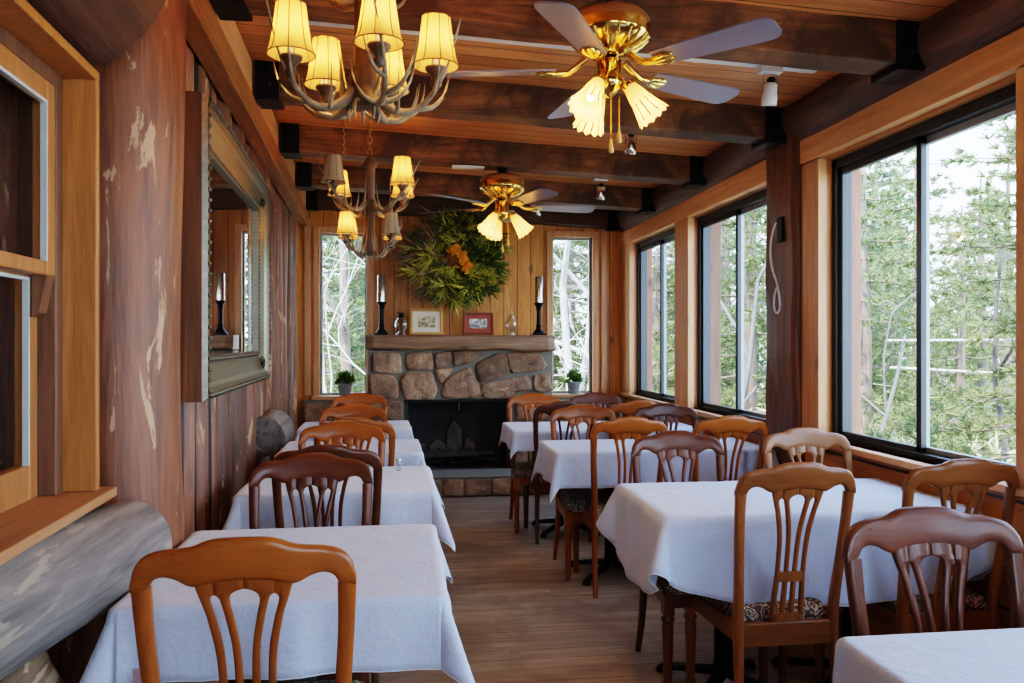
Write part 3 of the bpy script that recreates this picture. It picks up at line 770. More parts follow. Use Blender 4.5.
# ------------------------------------------------------------------ mirror on the left wall
mr = thing('mirror', 'tall pewter framed mirror hanging on the log wall', 'mirror'); mr.matrix_world = WM @ Matrix.Translation((-.022, 2.85, 1.162))
MW, MH = 1.74, 1.062
def frame_ring(b, i0, i1, x0, x1):      # ring between inset i0 and i1
    a = [(i0, i0), (MW-i0, i0), (MW-i0, MH-i0), (i0, MH-i0)]; c = [(i1, i1), (MW-i1, i1), (MW-i1, MH-i1), (i1, MH-i1)]
    for k in range(4):
        j = (k+1) % 4; b.add([(x0, *a[k]), (x0, *a[j]), (x1, *c[j]), (x1, *c[k])], [(0, 1, 2, 3)])
b = MB()
prof = [(0, .022), (.012, .04), (.03, .042), (.045, .03)]
for (i0, x0), (i1, x1) in zip(prof, prof[1:]): frame_ring(b, i0, i1, x0, x1)
b.build('outer_frame', [M['silverframe']], mr)
b = MB()
for (i0, x0), (i1, x1) in zip([(.045, .03), (.06, .018), (.125, -.005)], [(.06, .018), (.125, -.005), (.13, -.004)]): frame_ring(b, i0, i1, x0, x1)
b.build('frame_slope', M['frame_face'], mr)
b = MB()
for (i0, x0), (i1, x1) in zip([(.13, -.004), (.14, .006), (.155, .0)], [(.14, .006), (.155, .0), (.157, -.02)]): frame_ring(b, i0, i1, x0, x1)
b.build('inner_bead', M['silverframe'], mr)
b = MB()
def bead_row(p0, p1, n, r):
    for k in range(n):
        p = Vector(p0).lerp(Vector(p1), (k+.5)/n); b.lathe([(r*.3, -r*.9), (r*.9, -r*.3), (r*.9, r*.4), (r*.2, r)], 6, mat=Matrix.Translation(p))
for z in (.02, MH-.02): bead_row((.044, .02, z), (.044, MW-.02, z), 44, .009)
for y in (.02, MW-.02): bead_row((.044, y, .02), (.044, y, MH-.02), 28, .009)
for z in (.142, MH-.142): bead_row((.006, .15, z), (.006, MW-.15, z), 60, .006)
for y in (.142, MW-.142): bead_row((.006, y, .15), (.006, y, MH-.15), 36, .006)
b.build('beading', M['silverframe'], mr)
for (y, z) in ((.09, .09), (MW-.09, .09), (.09, MH-.09), (MW-.09, MH-.09)):
    b = MB()
    for k in range(9):
        a = 2*PI*k/9; b.tube([(.01, y, z), (.024, y+.02*math.cos(a), z+.02*math.sin(a)), (.012, y+.04*math.cos(a), z+.04*math.sin(a))], [.009, .007, .003], 5)
    b.build('corner_ornament', M['silverframe'], mr)
b = MB(); b.add([(-.015, .15, .15), (-.015, MW-.15, .15), (-.015, MW-.15, MH-.15), (-.015, .15, MH-.15)], [(0, 1, 2, 3)]); b.build('mirror_glass', M['mirror'], mr)
b = MB(); b.box(-.10, -.03, .004, MW-.004, .004, MH-.004); b.build('backing_board', M['beam'], mr)
b = MB(); frame_ring(b, 0, 0, -.10, .022); b.build('frame_side', M['post2'], mr)

# ------------------------------------------------------------------ chairs
def yb(z): return -.198 - .085*max(0, (z-.40)/.57)**1.15
CT = .012  # half thickness
def make_chair():
    t = thing('dining_chair', '', 'chair')
    wm = M['ch_mid']
    def build(b, name, m=wm, bevel=0):
        o = b.build(name, m, t, bevel=bevel)
        for s in o.material_slots:
            mm = s.material; s.link = 'OBJECT'; s.material = mm
        return o
    # crest rail
    top = [(0, .970), (.05, .968), (.075, .9625), (.10, .9525), (.125, .948), (.16, .944), (.19, .936), (.205, .926), (.216, .912), (.224, .893), (.228, .870), (.229, .855)]
    bot = [(0, .880), (.05, .876), (.098, .866), (.103, .866), (.115, .870), (.135, .881), (.155, .8865), (.17, .8855), (.182, .879), (.190, .869), (.194, .858), (.229, .852)]
    xs = [-.2275+.455*k/64 for k in range(65)]
    b = MB(); loops = []
    for x in xs:
        a = abs(x); zt = sinterp(top, a); z0 = sinterp(bot, a)
        if a > .19: z0 = interp(bot, a)
        h = max(zt-z0, .003); bow = -.022*(1-(x/.229)**2)
        l = []
        for k in range(12):
            an = 2*PI*k/12+PI/12
            cx = math.copysign(abs(math.cos(an))**.55, math.cos(an)); sz = math.copysign(abs(math.sin(an))**.55, math.sin(an))
            z = (zt+z0)/2 + sz*h/2
            l.append((x, yb(z)+bow+.0142*cx, z))
        loops.append(l)
    b.loft(loops); build(b, 'crest_rail')
    # rear legs running up into stiles
    for s in (-1, 1):
        tab_x = [(0, .198), (.2, .190), (.42, .186), (.6, .196), (.75, .2055), (.86, .2088)]
        tab_y = [(0, -.262), (.15, -.222), (.30, -.202), (.42, -.198), (.6, yb(.6)), (.75, yb(.75)), (.86, yb(.86))]
        b = MB(); loops = []
        for k in range(25):
            z = .862*k/24; x = s*sinterp(tab_x, z); y = sinterp(tab_y, z)
            rx = interp([(0, .0135), (.4, .0185), (.6, .0175), (.77, .0178), (.855, .0202)], z); ry = interp([(0, .014), (.4, .021), (.6, .015), (.86, .0142)], z)
            l = []
            for q in range(10):
                an = 2*PI*q/10+PI/10
                l.append((x+rx*math.copysign(abs(math.cos(an))**.6, math.cos(an)), y+ry*math.copysign(abs(math.sin(an))**.6, math.sin(an)), z))
            loops.append(l)
        b.loft(loops); build(b, 'rear_leg')
    # splat with four fanned slats, a cross piece and short slots below
    b = MB()
    def ribbon(fx, fw, z0, z1, n=10, th=.0085, zs=None):
        loops = []
        for z in zs or [lerp(z0, z1, k/n) for k in range(n+1)]:
            x = fx(z); w = fw(z); bow = -.020*(1-(x/.229)**2)*max(0, (z-.42)/.5)
            l = []
            for q in range(8):
                an = 2*PI*q/8+PI/8
                l.append((x+w*math.copysign(abs(math.cos(an))**.6, math.cos(an)), yb(z)+bow+th*math.copysign(abs(math.sin(an))**.6, math.sin(an)), z))
            loops.append(l)
        b.loft(loops)
    ei = [(.56, .008), (.72, .012), (.80, .024), (.825, .0295), (.836, .0305), (.844, .028), (.850, .022), (.8545, .013), (.857, .004), (.858, -.004), (.89, -.004)]
    eo = [(.56, .024), (.72, .028), (.80, .041), (.825, .047), (.836, .050), (.843, .055), (.847, .0635), (.89, .0635)]
    oi = [(.56, .041), (.72, .046), (.80, .061), (.825, .068), (.836, .0695), (.843, .066), (.847, .056), (.89, .056)]
    oo = [(.56, .058), (.64, .058), (.72, .063), (.80, .078), (.85, .094), (.89, .106)]
    for s in (-1, 1):
        for ea, eb in ((ei, eo), (oi, oo)):
            zs_f = lambda e, z: interp(e, z) if z > .825 else sinterp(e[:4]+[e[3]], z) if z < e[3][0] else interp(e, z)
            ribbon(lambda z: s*(zs_f(ea, z)+zs_f(eb, z))/2, lambda z: max(.002, (zs_f(eb, z)-zs_f(ea, z))/2), .56, .888, zs=[.56+.26*q/12 for q in range(12)]+[.82+.045*q/30 for q in range(30)]+[.866, .877, .888])
        for x in (.050, .0165): ribbon(lambda z: s*x*(1+.12*(.56-z)/.14), lambda z: .0095, .43, .57, 6)
    ribbon(lambda z: 0, lambda z: interp([(.55, .060), (.565, .0575), (.585, .060)], z), .55, .585, 4)
    ribbon(lambda z: 0, lambda z: interp([(.395, .072), (.42, .066), (.435, .064)], z), .385, .437, 4)
    build(b, 'splat')
    # seat frame
    b = MB()
    b.box(-.175, .175, -.211, -.187, .325, .405)
    b.box(-.195, .195, .195, .217, .345, .405)
    for s in (-1, 1):
        b.prism([(s*.178, -.19, .338), (s*.198, -.19, .338), (s*.222, .20, .345), (s*.202, .20, .345)], [(s*.178, -.19, .405), (s*.198, -.19, .405), (s*.222, .20, .405), (s*.202, .20, .405)])
    build(b, 'seat_frame', bevel=.003)
    # front turned legs
    for s in (-1, 1):
        b = MB(); mt = Matrix.Translation((s*.207, .198, 0))
        b.lathe([(.011, 0), (.016, .006), (.019, .02), (.015, .035), (.021, .045), (.021, .055), (.014, .064), (.018, .075), (.0235, .26), (.024, .275), (.019, .283), (.027, .292), (.027, .304), (.019, .312), (.023, .322)], 14, mat=mt)
        b.box(s*.207-.022, s*.207+.022, .198-.022, .198+.022, .318, .40); build(b, 'front_leg')
    # upholstered seat
    b = MB(); N = 14; loops = []
    def cush(u, v, h):
        y = lerp(-.183, .222, v); hw = lerp(.178, .218, v)
        y += .018*(1-u*u)*(v**3)
        return (u*hw, y, h)
    ring = [(-1+2*k/N, 0) for k in range(N)] + [(1, k/N) for k in range(N)] + [(1-2*k/N, 1) for k in range(N)] + [(-1, 1-k/N) for k in range(N)]
    for s, h in ((.985, .400), (1.005, .412), (1.008, .425), (.985, .441), (.93, .451), (.8, .459), (.55, .465), (.2, .468)):
        l = []
        for u, v in ring:
            uu = u*s; vv = .5+(v-.5)*s
            l.append(cush(uu, vv, h))
        loops.append(l)
    b.loft(loops); build(b, 'seat', M['fabric'])
    return t
chair0 = make_chair()
used = [False]
def chair(x, ytop, facing, mat, label, rz=0, group=None, wx=.93):
    """ytop: where the top of the back stands; facing +1 looks down the room, -1 towards the camera"""
    t = chair0 if not used[0] else copy_tree(chair0)
    used[0] = True
    oy = ytop+.285*facing
    t.location = (x, oy, 0); t.rotation_euler = (0, 0, (0 if facing > 0 else PI)+R(rz)); t['label'] = label
    for o in t.children:
        if not o.name.startswith('seat') or o.name.startswith('seat_frame'): o.material_slots[0].material = M[mat+('_h' if o.name.startswith(('crest', 'seat_frame')) else '')]
    if group: t['group'] = group
    t.scale = (wx, 1, 1)
    return t
Lc = [(-.337, 1.715, 1, 'ch_orange', 'orange-brown wooden chair in front of the nearest left table, back to camera', 0),
 (-.335, 2.93, -1, 'ch_dark', 'dark chair pushed in behind the nearest left table, facing camera', 1),
 (-.315, 3.20, 1, 'ch_dark', 'dark chair at near side of second left table, hidden behind another dark back', 0),
 (-.318, 4.11, -1, 'ch_orange', 'orange-brown chair pushed in behind the second left table', 2),
 (-.285, 4.31, 1, 'ch_orange', 'orange-brown chair at near side of third left table, behind another orange back', 1),
 (-.335, 5.23, -1, 'ch_orange', 'orange-brown chair pushed in behind the third left table', 2),
 (-.365, 6.36, -1, 'ch_orange', 'farthest orange-brown chair of the left row, under the fireplace window', 2)]
Rc = [(1.243, 1.78, -1, 'ch_dark', 'dark red-brown chair at front right, behind the corner table', 0),
 (1.29, 2.53, 1, 'ch_mid', 'brown chair with its whole back seen, centre front of big right table', 1),
 (1.90, 2.53, 1, 'ch_mid', 'brown chair beside the big window at near side of big right table', 0),
 (1.19, 3.465, -1, 'ch_dark', 'dark red-brown chair pushed in behind the big right table', -1),
 (1.825, 3.50, -1, 'ch_tan', 'pale tan chair behind the big right table, next to the big window', 0),
 (1.18, 4.17, 1, 'ch_orange', 'orange-brown chair at the aisle, near side of the second right table', 0),
 (1.74, 4.16, 1, 'ch_orange', 'orange-brown chair by the timber post, near side of second right table', 1),
 (1.10, 4.98, -1, 'ch_orange', 'orange-brown chair behind the second right table, on the aisle', 0),
 (1.655, 5.02, -1, 'ch_dark', 'dark chair behind the second right table, below the middle window', 0),
 (1.05, 5.32, 1, 'ch_dark', 'dark chair at the aisle, near side of the far right table', 0),
 (1.575, 5.32, 1, 'ch_orange', 'orange-brown chair near the windows, near side of the far right table', 0),
 (.965, 6.14, -1, 'ch_orange', 'orange-brown chair behind far right table, in front of the firebox edge', -1),
 (1.46, 6.16, -1, 'ch_dark', 'dark brown chair behind far right table, under the right fireplace window', 0)]
for c in Lc: chair(*c[:5], rz=c[5], group='chairs of the left row', wx=1.0 if c is Lc[0] else .94)
for c in Rc: chair(*c[:5], rz=c[5], group='chairs of the right row', wx=1.0 if c is Rc[0] else .93)

# ------------------------------------------------------------------ tables and cloths
TZ = .755
def table(x0, x1, y0, y1, rz, label, clabel, over, kind='square', wave=1.0, seed=0, cf=.46):
    cx, cy = (x0+x1)/2, (y0+y1)/2; hx, hy = (x1-x0)/2, (y1-y0)/2
    t = thing('dining_table', label, 'table', (cx, cy, 0), R(rz), 'restaurant tables')
    b = MB(); b.box(-hx+.008, hx-.008, -hy+.008, hy-.008, TZ-.034, TZ-.006); b.build('tabletop', M['ch_dark'], t, bevel=.004)
    cols = [0] if hx < .5 else [-.25, .25]
    for c in cols:
        b = MB(); b.lathe([(.05, .07), (.042, .09), (.038, .12), (.038, TZ-.06), (.09, TZ-.05), (.09, TZ-.035)], 18, mat=Matrix.Translation((c, 0, 0))); b.build('column', M['column'] if hx < .5 else M['black'], t)
        b = MB()
        for k in range(4):
            a = PI/2*k+PI/4; dx, dy = math.cos(a), math.sin(a)
            b.tube([(c+dx*.03, dy*.03, .065), (c+dx*.15, dy*.15, .045), (c+dx*.27, dy*.27, .022)], [.03, .024, .020], 8, sy=.7)
            b.lathe([(.022, 0), (.026, .008), (.018, .022)], 10, mat=Matrix.Translation((c+dx*.27, dy*.27, 0)))
        b.build('base', M['black'], t)
    # cloth: flat top, hanging skirt, folded corners
    rs = random.Random(seed)
    b = MB(); N = 56
    ox = oy = over
    def drop(p):      # p: cloth-plane point
        px, py = p
        a = max(0, abs(px)-hx); c = max(0, abs(py)-hy); sx = 1 if px > 0 else -1; sy = 1 if py > 0 else -1
        r = math.hypot(a, c)
        bx = max(-hx, min(hx, px)); by = max(-hy, min(hy, py))
        if r < 1e-6: return Vector((px, py, TZ+.0015+.0012*noise.noise(Vector((px*6, py*6, seed)))))
        ph = math.atan2(c, a)
        k = .03 + cf*math.sin(2*ph)**1.4*min(1, 3*over+.3)
        s = r
        rr = .018
        if s < rr*PI/2:
            h = rr*math.sin(s/rr); v = rr*(1-math.cos(s/rr))
        else:
            e = s-rr*PI/2; h = rr+e*k; v = rr+e*math.sqrt(1-k*k)
        along = px if c > 0 and a == 0 else py
        wv = wave*.010*min(1, s/.12)*(math.sin(along*17+seed*2.1)+.6*math.sin(along*31+seed))*(1 if a == 0 or c == 0 else .0)
        dirv = Vector((math.cos(ph)*sx, math.sin(ph)*sy, 0))
        q = Vector((bx, by, TZ+.0015)) + dirv*(h+wv+.006) + Vector((0, 0, -v))
        q += Vector((noise.noise(Vector((q.x*5, q.y*5, seed+3))), noise.noise(Vector((q.x*5, q.y*5, seed+9))), 0))*.012*min(1, s/.1)*wave
        return q
    def axis_samples(h, o):
        l = [-h-o+o*k/10 for k in range(10)]+[-h, -h+.004]+[-h+.004+(2*h-.008)*k/16 for k in range(1, 16)]+[h-.004, h]+[h+o*k/10 for k in range(1, 11)]
        for rr in (.006, .014): l += [h+rr, -h-rr]
        return sorted(set(round(v, 5) for v in l))
    if kind == 'square':
        xs = axis_samples(hx, ox); ys = axis_samples(hy, oy)
        idx = {}; vs = [drop((x, y)) for y in ys for x in xs]; nx = len(xs)
        b.add(vs, [(j*nx+i, j*nx+i+1, (j+1)*nx+i+1, (j+1)*nx+i) for j in range(len(ys)-1) for i in range(nx-1)], 0, True)
        hem = [drop((x, -hy-oy)) for x in xs]+[drop((hx+ox, y)) for y in ys[1:]]+[drop((x, hy+oy)) for x in xs[::-1][1:]]+[drop((-hx-ox, y)) for y in ys[::-1][1:]]
    else:
        # oval cloth: superellipse rim
        nr, na = 40, 144; vs = []; fs = []
        AX, AY = hx+ox, hy+oy
        for j in range(nr+1):
            s = (j/nr)
            for i in range(na):
                a = 2*PI*i/na; e = 2/2.5
                ex = math.copysign(abs(math.cos(a))**e, math.cos(a))*AX; ey = math.copysign(abs(math.sin(a))**e, math.sin(a))*AY
                vs.append(drop((ex*s, ey*s)))
        fs = [(j*na+i, j*na+(i+1) % na, (j+1)*na+(i+1) % na, (j+1)*na+i) for j in range(1, nr) for i in range(na)]
        fs += [(0, na+i, na+(i+1) % na) for i in range(na)]
        b.add(vs, fs, 0, True); hem = vs[nr*na:]+[vs[nr*na]]
    cl = b.build('tablecloth', M['cloth'], None, (cx, cy, 0)); cl.rotation_euler = (0, 0, R(rz)); tag(cl, clabel, 'tablecloth', 'white tablecloths')
    md = cl.modifiers.new('thick', 'SOLIDIFY'); md.thickness = .0016; md.offset = 1
    hb = MB(); hb.tube([p+Vector((0, 0, .001)) for p in hem], .0022, 5); hb.build('hem', M['hem'], cl)
    return t, cl
_, first_cloth = table(-.665, .072, 1.96, 2.69, 0.5, 'nearest table of the left row, square top on a pedestal', 'white cloth on the nearest left table, behind the orange-brown chair', .185, seed=1)
table(-.675, .09, 3.32, 3.95, 1.0, 'second table of the left row, square top on a pedestal', 'white cloth on the second left table, holding the salt shaker', .19, seed=2)
table(-.70, .052, 4.46, 5.05, 1.5, 'third table of the left row, square top on a pedestal', 'white cloth on the third left table from the camera', .17, seed=3)
table(-.755, -.005, 5.70, 6.25, 2.0, 'farthest table of the left row, near the hearth', 'white cloth on the farthest left table, near the hearth', .14, seed=4)
table(.90, 2.07, .80, 1.545, 0, 'corner table at the bottom right, nearest the camera', 'white cloth on the corner table at the bottom right', .24, seed=5, wave=.5, cf=.06)
table(.905, 2.07, 2.70, 3.35, -.6, 'big long table of the right row below the big window', 'white oval cloth hanging in curves on the big right table', .335, 'oval', seed=6)
table(.825, 2.05, 4.33, 4.88, 0, 'second table of the right row, by the timber post', 'white cloth on the second right table, by the timber post', .20, seed=7, cf=.26)
table(.73, 2.03, 5.41, 6.02, 0, 'far right table in front of the fireplace', 'white cloth on the far right table in front of the fireplace', .14, seed=8, cf=.30)
M['tag'] = plain('woven_tag', (.42, .26, .28), .8, nscale=120, var=.4)
b = MB(); b.add([(-.325, -.415, .628), (-.29, -.412, .630), (-.29, -.415, .598), (-.325, -.418, .596)], [(0, 1, 2, 3)]); b.build('care_tag', M['tag'], first_cloth)['label'] = 'small pinkish woven tag on the hem'
t = thing('salt_shaker', 'tiny glass shaker standing on the second left tablecloth', 'shaker', (-.045, 3.83, TZ+.004))
b = MB(); b.lathe([(.014, 0), (.016, .004), (.013, .035), (.011, .042)], 12); b.build('glass_body', M['jar'], t)
b = MB(); b.lathe([(.012, .042), (.013, .048), (.011, .056), (.004, .058)], 12); b.build('cap', M['chrome'], t)

# ------------------------------------------------------------------ lights: chandeliers
def bez(p0, p1, p2, p3, n=10):
    p0, p1, p2, p3 = map(Vector, (p0, p1, p2, p3)); o = []
    for k in range(n+1):
        t = k/n; o.append(p0*(1-t)**3+p1*3*t*(1-t)**2+p2*3*t*t*(1-t)+p3*t**3)
    return o
def lamp_light(loc, e, col=(1, .62, .25), r=.03):
    l = bpy.data.lights.new('lamp_light', 'POINT'); l.energy = e*.46; l.color = col; l.shadow_soft_size = r
    o = bpy.data.objects.new('lamp_light', l); COL.objects.link(o); o.location = loc; return o
def antler_beam(b, R_, lift, mirror, sc=1.0):
    f = -1 if mirror else 1
    main = bez((.03, 0, .0), (R_*.42, .04*f, -.11*sc), (R_*1.0, .05*f, -.09*sc), (R_*1.36, -.04*f*sc, .20*sc), 14)
    b.tube(main, [.019*sc]+[.017*sc-.0011*sc*k for k in range(14)], 8)
    def tine(i, d, ln, r0):
        p = main[i]; d = Vector(d)
        b.tube(bez(p, p+d*ln*.4+Vector((0, 0, -.01)), p+d*ln*.7+Vector((0, 0, ln*.15)), p+d*ln*.75+Vector((0, 0, ln*.6)), 7), [r0*(1-.125*k) for k in range(8)], 6)
    tine(5, (.35, .65*f, .05), .19*sc, .010*sc); tine(7, (.55, .45*f, .1), .22*sc, .011*sc); tine(9, (.35, -.6*f, .2), .16*sc, .009*sc); tine(4, (.2, -.7*f, .05), .17*sc, .009*sc)
    tine(2, (.0, .25*f, .6), .15*sc, .009*sc)
def lampshade(parent, x, z, sc, lit):
    b = MB(); rb, rt, h = .071*sc, .044*sc, .150*sc; seg = 40
    loops = []
    for k in range(9):
        f = k/8; r = lerp(rb, rt, f)-.010*sc*math.sin(PI*f)**1.0
        r = lerp(rb, rt, f**.62)
        loops.append([(x+r*(1+.012*math.cos(8*2*PI*i/seg))*math.cos(2*PI*i/seg), r*(1+.012*math.cos(8*2*PI*i/seg))*math.sin(2*PI*i/seg), z+h*f) for i in range(seg)])
    b.loft(loops, cap=False)
    for i in range(8):
        a = 2*PI*(i+.5)/8
        pts = []
        for k in range(7):
            f = k/6; r = lerp(rb, rt, f**.62)*.993; pts.append((x+r*math.cos(a), r*math.sin(a), z+h*f))
        b.tube(pts, .0016*sc, 4, 1)
    for zz, rr in ((z, rb), (z+h, rt)):
        b.tube([(x+rr*math.cos(2*PI*k/24), rr*math.sin(2*PI*k/24), zz) for k in range(25)], .002*sc, 4, 1)
    return b.build('lamp_shade', [M['shade'] if lit else M['shade_off'], M['seam']], parent)
def arm(root, ang, zc, R_, sc, lit, mirror, le):
    b = MB(); antler_beam(b, R_, 0, mirror, sc)
    a = b.build('antler_arm', M['antler'], root); a.location = (0, 0, zc); a.rotation_euler = (0, 0, ang)
    b = MB(); b.lathe([(.012*sc, -.035*sc), (.020*sc, -.022*sc), (.013*sc, -.008*sc), (.022*sc, .008), (.034*sc, .020*sc), (.034*sc, .028*sc), (.012*sc, .03*sc), (.012*sc, .075*sc)], 12, mat=Matrix.Translation((R_, 0, .040*sc)))
    b.build('candle_socket', M['lampwood'], a)
    lampshade(a, R_, .072*sc, sc, lit)
    if lit:
        b = MB(); b.lathe([(.008, 0), (.016, .015), (.018, .03), (.012, .05), (.003, .065)], 10, mat=Matrix.Translation((R_, 0, .105*sc)) @ Matrix.Scale(sc, 4)); b.build('bulb', M['bulb'], a)
    return a
def finial_tips(b, z, sc):
    for k in range(5):
        a = 2*PI*k/5+.4; d = Vector((math.cos(a), math.sin(a), 0))
        b.tube(bez((0, 0, z), d*.06*sc+Vector((0, 0, z-.02)), d*.055*sc+Vector((0, 0, z-.04*sc)), d*.045*sc+Vector((0, 0, z-.075*sc)), 6), [.012*sc*(1-.13*q) for q in range(7)], 6)
def chandelier(x, y, label, tiers, ztop, near):
    root = thing('antler_chandelier', label, 'chandelier', (x, y, 0), 0, 'antler chandeliers')
    zc = zb(x)+.175
    zlow = min(t_[0] for t_ in tiers)
    b = MB(); b.lathe([(.03, zlow-.05), (.042, zlow-.02), (.042, zlow+.05), (.03, zlow+.08), (.03, ztop-.08), (.046, ztop-.06), (.03, ztop-.035), (.012, ztop)], 14); b.build('column', M['lampwood'], root)
    b = MB()
    n = max(2, int((zc-ztop)/.035))
    for k in range(n):
        z = lerp(ztop, zc, (k+.5)/n); hh = (zc-ztop)/n*.72; mt = Matrix.Translation((0, 0, z)) @ Matrix.Rotation(PI/2*(k % 2), 4, 'Z')
        b.tube([mt @ Vector((.012*math.cos(2*PI*q/12), 0, hh*math.sin(2*PI*q/12))) for q in range(13)], .003, 5)
    b.build('chain', M['chain'], root)
    b = MB(); b.lathe([(.055, zc-.03), (.055, zc-.004), (.06, zc)], 14); b.build('ceiling_canopy', M['brasscoat'], root)
    for (z, R_, sc, angs, lits, le) in tiers:
        for k, (a, l) in enumerate(zip(angs, lits)):
            arm(root, R(a), z, R_, sc, l, k % 2, le)
            if l: lamp_light((x+R_*math.cos(R(a)), y+R_*math.sin(R(a)), z+.145*sc), le)
        b = MB(); finial_tips(b, z-.02, sc); b.build('antler_tips', M['antler'], root)
    return root
CZ = 2.152
c1 = chandelier(-.137, 2.54, 'large antler chandelier in the foreground with five glowing shades', [(CZ, .228, 1.0, [-76, -156, -12, 72, 126], [1, 1, 1, 1, 1], 5.5)], 2.66, True)
b = MB()
for k in range(6):
    a = 2*PI*k/6+.2; d = Vector((math.cos(a), math.sin(a), 0)); s = Vector((-d.y, d.x, 0))
    b.tube(bez(d*.02+Vector((0, 0, 2.44)), d*.08+Vector((0, 0, 2.42)), d*.12+s*.02+Vector((0, 0, 2.42)), d*.15+s*.05+Vector((0, 0, 2.50)), 8), [.014*(1-.1*q) for q in range(9)], 6)
    b.tube(bez(d*.05+Vector((0, 0, 2.43)), d*.08-s*.03+Vector((0, 0, 2.42)), d*.10-s*.05+Vector((0, 0, 2.44)), d*.11-s*.06+Vector((0, 0, 2.48)), 6), [.009*(1-.13*q) for q in range(7)], 6)
b.build('upper_antlers', M['antler'], c1)
chandelier(-.222, 4.75, 'two-tier antler chandelier hanging farther back near the wreath', [(2.185, .275, 1.0, [-134, 134, 46, -46], [0, 1, 1, 1], 4.5), (1.925, .165, .82, [-140, 140, 40, -40], [1, 1, 1, 0], 3)], 2.46, False)
# plug-in cord hanging beside the far chandelier
t = thing('hanging_cord', 'thin twisted cord with white socket dropping to the far chandelier', 'cord', (-.37, 4.75, 0))
b = MB(); b.tube([(.006*math.sin(k*1.9), .006*math.cos(k*1.9), lerp(2.44, 2.70, k/20)) for k in range(21)], .0035, 5); b.build('wire', M['chain'], t)
b = MB(); b.lathe([(.02, 2.69), (.024, 2.70), (.024, 2.745), (.018, 2.785)], 12); b.build('ceiling_socket', M['white'], t)

